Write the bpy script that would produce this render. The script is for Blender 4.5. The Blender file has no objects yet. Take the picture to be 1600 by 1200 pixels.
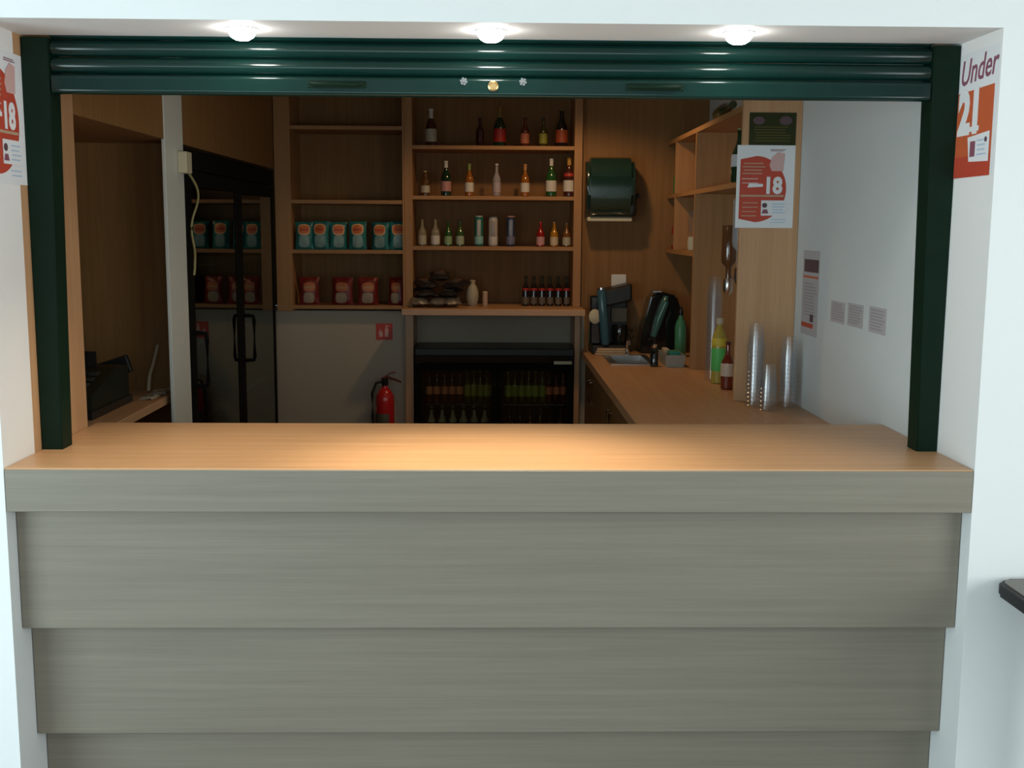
import bpy, bmesh, math, random
from mathutils import Vector, Matrix
random.seed(7)
S = bpy.context.scene
COL = S.collection
R = math.radians
PI = math.pi

# ------------------------------------------------------------------ camera
cd = bpy.data.cameras.new('camera'); cam = bpy.data.objects.new('camera', cd); COL.objects.link(cam)
FPX = 1731.4
cd.sensor_fit = 'HORIZONTAL'; cd.sensor_width = 36.0; cd.lens = 36.0 * FPX / 1600.0
cd.clip_start = 0.05; cd.clip_end = 100
CY = -2.818; CZ = 1.67
cam.matrix_world = (Matrix.Translation((0, CY, CZ)) @ Matrix.Rotation(-0.0201967, 4, 'Z')
                    @ Matrix.Rotation(PI/2 - 0.1396296, 4, 'X') @ Matrix.Rotation(0.0064081, 4, 'Z'))
S.camera = cam

# ------------------------------------------------------------------ world, lights, exposure
w = bpy.data.worlds.new('world'); S.world = w; w.use_nodes = True
bgn = w.node_tree.nodes['Background']; bgn.inputs[0].default_value = (0.55, 0.75, 0.9, 1); bgn.inputs[1].default_value = 0.3
S.view_settings.view_transform = 'Standard'; S.view_settings.look = 'None'
S.view_settings.exposure = 0.0; S.view_settings.gamma = 1.0; S.view_settings.use_curve_mapping = False

def area(name, loc, target, sx, sy, power, color):
    l = bpy.data.lights.new(name, 'AREA'); l.shape = 'RECTANGLE'; l.size = sx; l.size_y = sy; l.energy = power; l.color = color
    o = bpy.data.objects.new(name, l); COL.objects.link(o); o.location = loc
    o.rotation_euler = (Vector(target) - Vector(loc)).to_track_quat('-Z', 'Y').to_euler()
    return o
def spot(name, loc, target, power, color, size, blend=0.8, rad=0.03):
    l = bpy.data.lights.new(name, 'SPOT'); l.energy = power; l.color = color; l.spot_size = R(size); l.spot_blend = blend; l.shadow_soft_size = rad
    o = bpy.data.objects.new(name, l); COL.objects.link(o); o.location = loc
    o.rotation_euler = (Vector(target) - Vector(loc)).to_track_quat('-Z', 'Y').to_euler()
    return o
DAY = (0.82, 0.95, 1.0)
area('window_daylight_back', (-0.6, -4.55, 1.5), (-0.4, 0, 1.2), 3.6, 1.5, 34, DAY)
area('window_daylight_left', (-2.93, -2.3, 1.20), (0.6, -0.2, 1.0), 2.3, 1.5, 90, (0.76, 0.95, 1.0))
area('added_daylight_right', (2.93, -2.3, 1.35), (-0.3, -0.2, 0.9), 2.3, 1.5, 54, (0.90, 0.97, 0.96))  # unseen side light, added to brighten the right of the front wall
# warm halogen downlights in the soffit over the counter and one in the bar ceiling
LAMPS = [(-0.635, 0.118), (0.0, 0.112), (0.634, 0.104)]
for i, (x, y) in enumerate(LAMPS):
    spot('downlight_beam', (x, y, 2.115), (x + (0, .03, -.05)[i], y - (0, .05, .03)[i], 1.05), (40, 84, 20)[i], (1.0, 0.85, 0.63), (96, 70, 70)[i], 1.0, 0.03)
spot('unseen_ceiling_beam', (0.38, 2.86, 2.58), (0.38, 2.95, 0.9), 26, (1.0, 0.61, 0.30), 142, 0.35, 0.05)
spot('unseen_ceiling_beam', (-0.30, 1.30, 2.58), (-0.45, 1.9, 0.9), 7, (1.0, 0.68, 0.38), 140, 1.0, 0.10)  # unseen fill lamp, added to warm the bar interior
S.cycles.transparent_max_bounces = 32

# ------------------------------------------------------------------ materials
def new_mat(name):
    m = bpy.data.materials.new(name); m.use_nodes = True
    return m, m.node_tree, m.node_tree.nodes['Principled BSDF']
def plain(name, col, rough=0.5, metal=0.0, coat=0.0, trans=0.0, ior=1.45, spec=0.5, alpha=1.0, var=0.06, vscale=14):
    m, nt, b = new_mat(name)
    b.inputs['Roughness'].default_value = rough; b.inputs['Metallic'].default_value = metal
    b.inputs['Coat Weight'].default_value = coat; b.inputs['Coat Roughness'].default_value = 0.08
    b.inputs['Transmission Weight'].default_value = trans; b.inputs['IOR'].default_value = ior
    b.inputs['Specular IOR Level'].default_value = spec; b.inputs['Alpha'].default_value = alpha
    if var and trans == 0:
        tc = nt.nodes.new('ShaderNodeTexCoord'); n = nt.nodes.new('ShaderNodeTexNoise'); n.inputs['Scale'].default_value = vscale; n.inputs['Detail'].default_value = 4
        mx = nt.nodes.new('ShaderNodeMix'); mx.data_type = 'RGBA'
        mx.inputs[6].default_value = tuple(c * (1 - var) for c in col) + (1,); mx.inputs[7].default_value = tuple(min(1, c * (1 + var)) for c in col) + (1,)
        nt.links.new(tc.outputs['Object'], n.inputs['Vector']); nt.links.new(n.outputs['Fac'], mx.inputs[0]); nt.links.new(mx.outputs[2], b.inputs['Base Color'])
    else:
        b.inputs['Base Color'].default_value = tuple(col) + (1,)
    return m
def wood(name, dark, light, axis, rough=0.45, coat=0.0, stretch=22.0):
    m, nt, b = new_mat(name)
    tc = nt.nodes.new('ShaderNodeTexCoord')
    mp = nt.nodes.new('ShaderNodeMapping'); sc = [stretch * 1.6] * 3; sc['xyz'.index(axis)] = 1.1; mp.inputs['Scale'].default_value = sc
    n1 = nt.nodes.new('ShaderNodeTexNoise'); n1.inputs['Scale'].default_value = 1.0; n1.inputs['Detail'].default_value = 6; n1.inputs['Roughness'].default_value = 0.62; n1.inputs['Distortion'].default_value = 0.35
    mp2 = nt.nodes.new('ShaderNodeMapping'); s2 = [stretch * 9] * 3; s2['xyz'.index(axis)] = 5; mp2.inputs['Scale'].default_value = s2
    n2 = nt.nodes.new('ShaderNodeTexNoise'); n2.inputs['Scale'].default_value = 1.0; n2.inputs['Detail'].default_value = 2
    ad = nt.nodes.new('ShaderNodeMath'); ad.operation = 'MULTIPLY_ADD'; ad.inputs[1].default_value = 0.35
    rp = nt.nodes.new('ShaderNodeValToRGB')
    rp.color_ramp.elements[0].position = 0.45; rp.color_ramp.elements[0].color = tuple(dark) + (1,)
    rp.color_ramp.elements[1].position = 0.85; rp.color_ramp.elements[1].color = tuple(light) + (1,)
    L = nt.links.new
    L(tc.outputs['Object'], mp.inputs['Vector']); L(tc.outputs['Object'], mp2.inputs['Vector'])
    L(mp.outputs[0], n1.inputs['Vector']); L(mp2.outputs[0], n2.inputs['Vector'])
    L(n2.outputs['Fac'], ad.inputs[0]); L(n1.outputs['Fac'], ad.inputs[2]); L(ad.outputs[0], rp.inputs[0]); L(rp.outputs[0], b.inputs['Base Color'])
    b.inputs['Roughness'].default_value = rough; b.inputs['Coat Weight'].default_value = coat
    bp = nt.nodes.new('ShaderNodeBump'); bp.inputs['Strength'].default_value = 0.05; bp.inputs['Distance'].default_value = 0.002
    L(n2.outputs['Fac'], bp.inputs['Height']); L(bp.outputs[0], b.inputs['Normal'])
    return m
def glass(name, col, rough=0.02, ior=1.5, mixt=0.0):
    m, nt, b = new_mat(name)
    b.inputs['Base Color'].default_value = tuple(col) + (1,); b.inputs['Roughness'].default_value = rough
    b.inputs['Transmission Weight'].default_value = 1.0; b.inputs['IOR'].default_value = ior
    return m

BD, BL = (0.455, 0.250, 0.120), (0.55, 0.325, 0.170)
M = {}
for a in 'xyz': M['beech_' + a] = wood('beech_laminate_' + a, BD, BL, a, rough=0.38)
for a in 'xyz': M['shelfwood_' + a] = wood('brown_shelf_laminate_' + a, (0.33, 0.165, 0.058), (0.41, 0.215, 0.082), a, rough=0.6)
M['front'] = wood('shaded_beech_laminate', (0.190, 0.163, 0.124), (0.235, 0.203, 0.156), 'x', rough=0.5, stretch=34)  # beech laminate again, shade on the bar front put into the colour
M['darkwood'] = wood('brown_wood_panel', (0.21, 0.100, 0.025), (0.27, 0.135, 0.04), 'z', rough=0.7)
M['white_wall'] = plain('white_wall_paint', (0.80, 0.80, 0.79), 0.7, var=0.015, vscale=5)
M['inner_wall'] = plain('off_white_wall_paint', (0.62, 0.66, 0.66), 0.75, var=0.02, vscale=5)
M['back_wall'] = plain('dimmed_white_wall_paint', (0.47, 0.42, 0.33), 0.8, var=0.03, vscale=4)  # white wall, dim interior light put into a darker, warmer colour
M['ceiling'] = plain('ceiling_paint', (0.72, 0.72, 0.70), 0.85, var=0.02)
M['floor'] = plain('vinyl_floor', (0.16, 0.15, 0.14), 0.5, var=0.15, vscale=30)
M['carpet'] = plain('room_floor_carpet', (0.16, 0.17, 0.18), 0.9, var=0.25, vscale=60)
M['shutter'] = plain('dark_green_powder_coat', (0.003, 0.022, 0.017), 0.13, coat=0.0, spec=0.5, var=0.1)
M['guide'] = plain('dark_green_guide_coat', (0.003, 0.016, 0.008), 0.55, spec=0.2, var=0.15)
M['black'] = plain('black_plastic', (0.012, 0.013, 0.012), 0.35, var=0.1)
M['black_gloss'] = plain('glossy_black_plastic', (0.008, 0.011, 0.011), 0.12, coat=0.7, var=0.1)
M['black_matt'] = plain('matt_black_frame', (0.006, 0.007, 0.006), 0.75, spec=0.08, var=0.1)
M['rubber'] = plain('black_rubber', (0.015, 0.015, 0.015), 0.6)
M['steel'] = plain('brushed_steel', (0.62, 0.62, 0.60), 0.28, metal=1.0)
M['chrome'] = plain('chrome', (0.8, 0.8, 0.8), 0.12, metal=1.0)
M['brass'] = plain('brass', (0.65, 0.45, 0.2), 0.3, metal=1.0)
M['white_plastic'] = plain('white_plastic', (0.72, 0.72, 0.68), 0.4)
M['cream_plastic'] = plain('cream_plastic', (0.60, 0.55, 0.38), 0.45)
M['white_post'] = plain('white_painted_batten', (0.66, 0.68, 0.62), 0.5, var=0.03)
M['paper'] = plain('white_paper', (0.74, 0.76, 0.78), 0.7, var=0.02)
M['grey_print'] = plain('grey_print', (0.36, 0.33, 0.35), 0.7, var=0.06, vscale=120)
M['notice_grey'] = plain('printed_notice_paper', (0.47, 0.45, 0.46), 0.7, var=0.08, vscale=150)
M['red_print'] = plain('red_print', (0.48, 0.065, 0.035), 0.5, var=0.10, vscale=40)
M['orange_print'] = plain('orange_red_print', (0.55, 0.115, 0.04), 0.5, var=0.10, vscale=40)
M['purple_print'] = plain('purple_print', (0.25, 0.09, 0.13), 0.5)
M['pink_print'] = plain('pale_pink_print', (0.62, 0.40, 0.38), 0.6)
M['card_blue'] = plain('pale_blue_print', (0.42, 0.55, 0.70), 0.6)
M['beige_print'] = plain('beige_print', (0.45, 0.33, 0.22), 0.6)
M['dark_print'] = plain('dark_print', (0.10, 0.06, 0.07), 0.6)
M['plaque'] = plain('dark_bronze_plaque', (0.030, 0.036, 0.008), 0.35, metal=0.3, var=0.2, vscale=60)
M['gold'] = plain('gold_lettering', (0.14, 0.11, 0.025), 0.4, metal=0.5)
M['red_paint'] = plain('red_enamel', (0.55, 0.02, 0.02), 0.2, coat=0.5)
M['yellow_label'] = plain('yellow_label', (0.55, 0.45, 0.08), 0.5)
M['smoked'] = plain('smoked_green_plastic', (0.010, 0.035, 0.026), 0.16, coat=0.8, var=0.1)
M['teal_bag'] = plain('teal_foil_packet', (0.02, 0.17, 0.16), 0.33, var=0.25, vscale=30)
M['pale_teal'] = plain('grey_teal_print', (0.20, 0.33, 0.31), 0.4, var=0.2, vscale=40)
M['red_bag'] = plain('dark_red_foil_packet', (0.15, 0.013, 0.010), 0.38, var=0.25, vscale=30)
M['orange_oval'] = plain('orange_printed_oval', (0.60, 0.17, 0.05), 0.45, var=0.2, vscale=60)
M['peach_oval'] = plain('peach_printed_ring', (0.72, 0.42, 0.20), 0.45)
M['black_bag'] = plain('black_foil_packet', (0.022, 0.020, 0.020), 0.3, var=0.3)
M['silver_bag'] = plain('silver_foil_packet', (0.42, 0.42, 0.38), 0.28, metal=0.8, var=0.2, vscale=30)
M['table_top'] = plain('dark_table_laminate', (0.10, 0.085, 0.07), 0.3, var=0.15, vscale=40)
M['clear_cup'] = None
m, nt, b = new_mat('clear_cup_plastic')   # thin clear plastic: mostly see-through with a soft grey body and sharp gloss
nt.nodes.remove(b); L = nt.links.new
tr = nt.nodes.new('ShaderNodeBsdfTransparent'); tr.inputs[0].default_value = (0.975, 0.98, 0.985, 1)
gl = nt.nodes.new('ShaderNodeBsdfGlossy'); gl.inputs['Roughness'].default_value = 0.16
df = nt.nodes.new('ShaderNodeBsdfDiffuse'); df.inputs[0].default_value = (0.75, 0.80, 0.88, 1)
fr0 = nt.nodes.new('ShaderNodeLayerWeight'); fr0.inputs[0].default_value = 0.25
fr = nt.nodes.new('ShaderNodeMath'); fr.operation = 'MULTIPLY_ADD'; fr.inputs[1].default_value = 0.22; fr.inputs[2].default_value = 0.035; nt.links.new(fr0.outputs['Facing'], fr.inputs[0])
m1 = nt.nodes.new('ShaderNodeMixShader'); m1.inputs[0].default_value = 0.022; m2 = nt.nodes.new('ShaderNodeMixShader')
L(tr.outputs[0], m1.inputs[1]); L(df.outputs[0], m1.inputs[2]); L(fr.outputs[0], m2.inputs[0]); L(m1.outputs[0], m2.inputs[1]); L(gl.outputs[0], m2.inputs[2]); L(m2.outputs[0], nt.nodes['Material Output'].inputs[0])
M['clear_cup'] = m
M['window_glass'] = glass('fridge_door_glass', (0.40, 0.52, 0.45), 0.0, 1.6)
M['cooler_glass'] = glass('cooler_door_glass', (0.75, 0.8, 0.78), 0.0, 1.45)
M['fridge_in'] = plain('dark_fridge_liner', (0.03, 0.032, 0.028), 0.5)
M['wire'] = plain('grey_wire_shelf', (0.12, 0.12, 0.11), 0.4)
M['lamp'] = None
m, nt, b = new_mat('lit_lamp_face'); b.inputs['Base Color'].default_value = (1, 1, 1, 1)
b.inputs['Emission Color'].default_value = (1.0, 0.97, 0.93, 1); b.inputs['Emission Strength'].default_value = 45
M['lamp'] = m
_c = {}
def liquid(col, rough=0.12):
    k = ('l',) + tuple(col)
    if k not in _c: _c[k] = plain('bottle_glass_%d' % len(_c), col, rough, coat=0.7, var=0.05)
    return _c[k]
def pigment(col, rough=0.5):
    k = ('p',) + tuple(col)
    if k not in _c: _c[k] = plain('label_print_%d' % len(_c), col, rough, var=0.08, vscale=60)
    return _c[k]
def cglass(col):
    k = ('g',) + tuple(col)
    if k not in _c:
        m, nt, b = new_mat('clear_bottle_glass_%d' % len(_c))
        b.inputs['Base Color'].default_value = tuple(col) + (1,); b.inputs['Roughness'].default_value = 0.08; b.inputs['Alpha'].default_value = 0.45; b.inputs['Coat Weight'].default_value = 0.8
        _c[k] = m
    return _c[k]

# ------------------------------------------------------------------ mesh helpers
def BM(): return bmesh.new()
def box(bm, x0, x1, y0, y1, z0, z1, bev=0.0, seg=1, mat=None):
    r = bmesh.ops.create_cube(bm, size=1.0); vs = r['verts']
    for v in vs:
        v.co = Vector(((x0 + x1) / 2 + v.co.x * (x1 - x0), (y0 + y1) / 2 + v.co.y * (y1 - y0), (z0 + z1) / 2 + v.co.z * (z1 - z0)))
    if bev > 0:
        es = list({e for v in vs for e in v.link_edges})
        rr = bmesh.ops.bevel(bm, geom=es, offset=bev, segments=seg, affect='EDGES', profile=0.5)
        vs = list({v for f in rr['faces'] for v in f.verts} | {v for v in vs if v.is_valid})
    if mat is not None:
        for v in vs: v.co = mat @ v.co
    return vs
def lathe(bm, prof, cx=0, cy=0, cz=0, n=20, mat=None, a0=0.0, a1=2 * PI):
    full = abs((a1 - a0) - 2 * PI) < 1e-6
    k = n if full else n + 1
    rings = []
    for (r, z) in prof:
        ring = []
        for i in range(k):
            a = a0 + (a1 - a0) * i / n
            co = Vector((cx + r * math.cos(a), cy + r * math.sin(a), cz + z))
            ring.append(bm.verts.new(mat @ co if mat is not None else co))
        rings.append(ring)
    for a, b2 in zip(rings, rings[1:]):
        for i in range(n):
            j = (i + 1) % k
            bm.faces.new((a[i], a[j], b2[j], b2[i]))
    if full:
        if prof[0][0] > 1e-5: bm.faces.new(list(reversed(rings[0])))
        if prof[-1][0] > 1e-5: bm.faces.new(rings[-1])
def tube(bm, pts, r, n=8, caps=True):
    pts = [Vector(p) for p in pts]; rings = []
    up = Vector((0, 0, 1))
    for i, p in enumerate(pts):
        t = (pts[min(i + 1, len(pts) - 1)] - pts[max(i - 1, 0)]).normalized()
        u = t.cross(up)
        if u.length < 1e-3: u = t.cross(Vector((1, 0, 0)))
        u.normalize(); v = t.cross(u).normalized()
        rr = r[i] if isinstance(r, (list, tuple)) else r
        rings.append([bm.verts.new(p + u * math.cos(2 * PI * k / n) * rr + v * math.sin(2 * PI * k / n) * rr) for k in range(n)])
    for a, b2 in zip(rings, rings[1:]):
        for k in range(n): bm.faces.new((a[k], a[(k + 1) % n], b2[(k + 1) % n], b2[k]))
    if caps: bm.faces.new(list(reversed(rings[0]))); bm.faces.new(rings[-1])
def prism(bm, poly, axis, a, b2):
    """extrude a 2D polygon along an axis ('x': poly is (y,z); 'y': (x,z); 'z': (x,y))"""
    def P(p, t): return {'x': (t, p[0], p[1]), 'y': (p[0], t, p[1]), 'z': (p[0], p[1], t)}[axis]
    A = [bm.verts.new(P(p, a)) for p in poly]; B = [bm.verts.new(P(p, b2)) for p in poly]
    n = len(poly)
    for i in range(n): bm.faces.new((A[i], A[(i + 1) % n], B[(i + 1) % n], B[i]))
    bm.faces.new(A[::-1]); bm.faces.new(B)
def thing(name, label, cat, loc=(0, 0, 0), rz=0.0, group=None):
    o = bpy.data.objects.new(name, None); COL.objects.link(o); o.location = loc; o.rotation_euler = (0, 0, rz); o.empty_display_size = 0.05
    o['label'] = label; o['category'] = cat
    if group: o['group'] = group
    return o
def obj(name, bm, mat, parent=None, smooth=False, label=None, world=True):
    """link a bmesh as one object; with world=True the coordinates are world ones and the parent's place is taken off"""
    if parent is not None and world:
        q = parent; T = Matrix.Identity(4)
        while q is not None:
            T = Matrix.Translation(q.location) @ q.rotation_euler.to_matrix().to_4x4() @ T; q = q.parent
        Ti = T.inverted()
        for v in bm.verts: v.co = Ti @ v.co
    bmesh.ops.recalc_face_normals(bm, faces=bm.faces)
    me = bpy.data.meshes.new(name); bm.to_mesh(me); bm.free()
    me.materials.append(mat)
    if smooth:
        for p in me.polygons: p.use_smooth = True
        try: me.set_sharp_from_angle(angle=R(38))
        except Exception: pass
    o = bpy.data.objects.new(name, me); COL.objects.link(o)
    if parent is not None: o.parent = parent
    if label: o['label'] = label
    return o
def tag(o, label, cat, group=None):
    o['label'] = label; o['category'] = cat
    if group: o['group'] = group
    return o
def struct(name, bm, mat, label=None):
    o = obj(name, bm, mat); o['kind'] = 'structure'
    if label: o['label'] = label
    return o
def sbox(name, mat, *a, bev=0.0):
    bm = BM(); box(bm, *a, bev=bev); return struct(name, bm, mat)
def pbox(name, mat, parent, x0, x1, y0, y1, z0, z1, bev=0.0, seg=1, label=None, smooth=False):
    bm = BM(); box(bm, x0, x1, y0, y1, z0, z1, bev=bev, seg=seg); return obj(name, bm, mat, parent, label=label, smooth=smooth)
def dup(root, loc, rz=None, label=None, group=None, scale=None):
    r = root.copy(); COL.objects.link(r); r.location = loc
    if rz is not None: r.rotation_euler = (root.rotation_euler.x, root.rotation_euler.y, rz)
    if label: r['label'] = label
    if group: r['group'] = group
    if scale: r.scale = scale
    for ch in list(root.children):
        c = ch.copy(); COL.objects.link(c); c.parent = r
        for g in ch.children:
            d = g.copy(); COL.objects.link(d); d.parent = c
    return r
ORD = ['leftmost', 'second', 'third', 'fourth', 'fifth', 'sixth', 'seventh', 'eighth', 'ninth']

# ------------------------------------------------------------------ dimensions (metres, camera at x=0)
XR, XL = 1.27, -1.251
ZB = 1.05            # bar top
ZS = 2.17            # soffit
YG = 0.259           # shutter plane
ZC = 0.955           # back counter top
YW = 3.76            # rear wall of the bar
YF = 3.70            # front of the rear shelving

# ------------------------------------------------------------------ setting: the room
sbox('floor', M['carpet'], -3.0, 3.0, -4.7, 0.62, -0.05, 0.0)
sbox('floor_bar', M['floor'], -2.1, 1.4, 0.62, 4.25, -0.05, 0.0)
sbox('ceiling', M['ceiling'], -3.0, 3.0, -4.7, 0.0, 2.70, 2.75)
sbox('ceiling_bar', M['ceiling'], -2.1, 1.4, 0.24, 4.25, 2.60, 2.65)
bm = BM(); box(bm, XL, XR, 0.0, 0.245, ZS, 2.75); struct('wall_front_top', bm, M['white_wall'])
bm = BM(); box(bm, -3.05, XL, 0.0, 0.20, 0, 2.75); struct('wall_front_left', bm, M['white_wall'])
bm = BM(); box(bm, XR, 3.05, 0.0, 0.245, 0, 2.75); struct('wall_front_right', bm, M['white_wall'])
bm = BM(); box(bm, XR, XR + 0.1, 0.245, 4.25, 0, 2.62); struct('wall_right_bar', bm, M['inner_wall'])
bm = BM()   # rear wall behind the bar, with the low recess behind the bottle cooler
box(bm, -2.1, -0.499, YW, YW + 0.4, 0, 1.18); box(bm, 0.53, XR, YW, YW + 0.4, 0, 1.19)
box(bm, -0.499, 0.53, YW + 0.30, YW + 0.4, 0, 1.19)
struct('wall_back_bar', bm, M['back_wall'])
bm = BM(); box(bm, -3.05, -3.0, -4.7, 0, 0, .40); box(bm, -3.05, -3.0, -4.7, 0, 2.0, 2.75); box(bm, -3.05, -3.0, -4.7, -3.5, .40, 2.0); box(bm, -3.05, -3.0, -1.1, 0, .40, 2.0); struct('wall_left', bm, M['white_wall'])
bm = BM(); box(bm, 3.0, 3.05, -4.7, 0, 0, .55); box(bm, 3.0, 3.05, -4.7, 0, 2.15, 2.75); box(bm, 3.0, 3.05, -4.7, -3.5, .55, 2.15); box(bm, 3.0, 3.05, -1.1, 0, .55, 2.15); struct('wall_right', bm, M['white_wall'])
bm = BM(); box(bm, -3, 3, -4.75, -4.65, 0, 0.75); box(bm, -3, 3, -4.75, -4.65, 2.25, 2.75); box(bm, -3, -2.4, -4.75, -4.65, 0.75, 2.25); box(bm, 1.2, 3, -4.75, -4.65, 0.75, 2.25)
struct('wall_back', bm, M['white_wall'])
def window(name, pts_boxes):
    bm = BM()
    for b_ in pts_boxes: box(bm, *b_)
    struct(name, bm, M['white_plastic'])
window('window_1', [(-2.4, 1.2, -4.7, -4.64, 0.75, 0.80), (-2.4, 1.2, -4.7, -4.64, 2.20, 2.25), (-2.4, -2.35, -4.7, -4.64, 0.8, 2.2), (1.15, 1.2, -4.7, -4.64, 0.8, 2.2), (-0.63, -0.57, -4.7, -4.64, 0.8, 2.2)])
window('window_2', [(-3.03, -2.98, -3.5, -1.1, 0.40, 0.45), (-3.03, -2.98, -3.5, -1.1, 1.95, 2.0), (-3.03, -2.98, -3.5, -3.45, 0.45, 1.95), (-3.03, -2.98, -1.15, -1.1, 0.45, 1.95)])
window('added_window_3', [(2.98, 3.03, -3.5, -1.1, 0.55, 0.60), (2.98, 3.03, -3.5, -1.1, 2.10, 2.15), (2.98, 3.03, -3.5, -3.45, 0.60, 2.10), (2.98, 3.03, -1.15, -1.1, 0.60, 2.10)])  # unseen frame, added around the right-hand side light
# skirting, left and right of the bar
bm = BM(); box(bm, XR + 0.002, 3.0, -0.016, 0.0, 0, 0.10, bev=0.003); struct('baseboard_right', bm, M['white_wall'])
bm = BM(); box(bm, -3.0, XL - 0.002, -0.016, 0.0, 0, 0.10, bev=0.003); struct('baseboard_left', bm, M['white_wall'])
# bar interior: timber lining on the left, bulkhead, niche walls
bm = BM(); box(bm, XL - 0.06, XL, 0.20, 0.605, 0, 2.60); struct('wall_left_lining', bm, M['beech_z'])
bm = BM(); box(bm, XL - 0.70, XL, 0.605, YW, 2.00, 2.60); struct('wall_left_bulkhead', bm, M['darkwood'])
bm = BM(); box(bm, -2.0, -1.95, 0.55, 1.80, 0, 2.0); struct('wall_left_niche', bm, M['darkwood'])
bm = BM(); box(bm, -1.95, -1.262, 1.765, 1.795, 0, 2.0); struct('wall_left_niche_end', bm, M['darkwood'])
bm = BM(); box(bm, -2.0, XL - 0.06, 0.50, 0.55, 0, 2.6); struct('wall_left_niche_front', bm, M['darkwood'])
bm = BM(); box(bm, -2.05, -1.95, 1.80, YW, 0, 2.6); struct('wall_left_cooler', bm, M['darkwood'])
# timber cladding on the rear wall right of the shelving (the sink corner)
bm = BM(); box(bm, 0.532, XR, YW - 0.0005, YW + 0.1, 1.19, 2.60); box(bm, 0.56, XR, YW - 0.012, YW, ZC, 1.19 + 1.41); struct('wall_back_cladding', bm, M['darkwood'])
bm = BM(); box(bm, -2.0, 0.53, YW + 0.30, YW + 0.4, 1.19, 2.6); struct('wall_back_upper', bm, M['darkwood'])
# white batten at the end of the niche
t = thing('white_batten', 'white vertical batten between the dark till niche and the tall black drinks fridge', 'batten', (XL, 1.65, 0))
pbox('batten_board', M['white_post'], t, XL - 0.010, XL + 0.004, 1.535, 1.79, 0.0, 2.598, bev=0.002)
pbox('base_block', M['white_post'], t, XL - 0.010, XL + 0.010, 1.53, 1.792, 0.0, 0.12, bev=0.002)

# ------------------------------------------------------------------ bar counter
bt = thing('worktop', 'long beech laminate bar top with a thick fascia edge, across the serving hatch', 'counter', (0, 0.3, 0.935))
bm = BM(); box(bm, XL + 0.001, XR - 0.001, 0.003, 0.68, 1.02, ZB, bev=0.002); obj('top_board', bm, M['beech_x'], bt)
bm = BM(); box(bm, XL + 0.001, XR - 0.001, 0.0, 0.028, 0.935, ZB - 0.0035, bev=0.0015); obj('fascia_board', bm, M['front'], bt, label='shade-toned beech laminate fascia with horizontal grain')
bf = thing('panelled_counter', 'shade-toned beech bar front of wide overlapping boards, each set back under the one above', 'bar front', (0, 0.3, 0))
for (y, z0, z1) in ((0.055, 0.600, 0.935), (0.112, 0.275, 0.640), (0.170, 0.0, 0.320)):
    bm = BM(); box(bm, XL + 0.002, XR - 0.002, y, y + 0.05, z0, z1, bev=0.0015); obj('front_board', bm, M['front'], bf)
pbox('carcass', M['beech_z'], bf, XL + 0.002, 0.53, 0.222, 0.60, 0.0, 0.934)

# back counter with sink cut-out, and base cabinets
SX0, SX1, SY0, SY1 = 0.66, 0.865, 3.00, 3.42
bc = thing('worktop', 'beech laminate worktop running back from the bar along the white right wall', 'counter', (0.9, 2.2, 0.915))
bm = BM()
X0, X1, Y0, Y1 = 0.546, XR - 0.001, 0.605, YW - 0.014
for b_ in ((X0, X1, Y0, SY0), (X0, X1, SY1, Y1), (X0, SX0, SY0, SY1), (SX1, X1, SY0, SY1)): box(bm, b_[0], b_[1], b_[2], b_[3], 0.916, ZC)
obj('worktop_board', bm, M['beech_y'], bc)
pbox('edge_strip', M['beech_y'], bc, X0 - 0.003, X0, Y0, Y1, 0.914, ZC - 0.001)
cab_y = [(0.69, 1.70), (1.70, 2.71), (2.71, 3.72)]
cabn = ['nearest the bar', 'in the middle of the run', 'at the rear, under the sink']
for i, (a, b_) in enumerate(cab_y):
    t = thing('base_cabinet', 'beech base cabinet under the back counter, ' + cabn[i], 'cabinet', (0.9, (a + b_) / 2, 0), group='base cabinets under the back counter')
    bm = BM(); box(bm, 0.585, 1.26, a + 0.001, b_ - 0.001, 0.10, 0.74); box(bm, 0.585, 0.60, a + 0.001, b_ - 0.001, 0.74, 0.915); box(bm, 0.65, 1.2, a + 0.02, b_ - 0.02, 0.0, 0.10); obj('carcass', bm, M['beech_z'], t)
    mid = (a + b_) / 2
    for (c, d, hy) in ((a + 0.003, mid - 0.002, mid - 0.05), (mid + 0.002, b_ - 0.003, mid + 0.05)):
        dr = pbox('door', M['darkwood'], t, 0.567, 0.585, c, d, 0.11, 0.905, bev=0.0015)
        bm = BM(); tube(bm, [(0.567, hy, 0.84), (0.545, hy, 0.835), (0.545, hy, 0.72), (0.567, hy, 0.715)], 0.005, 8); obj('handle', bm, M['chrome'], dr, smooth=True)

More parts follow.
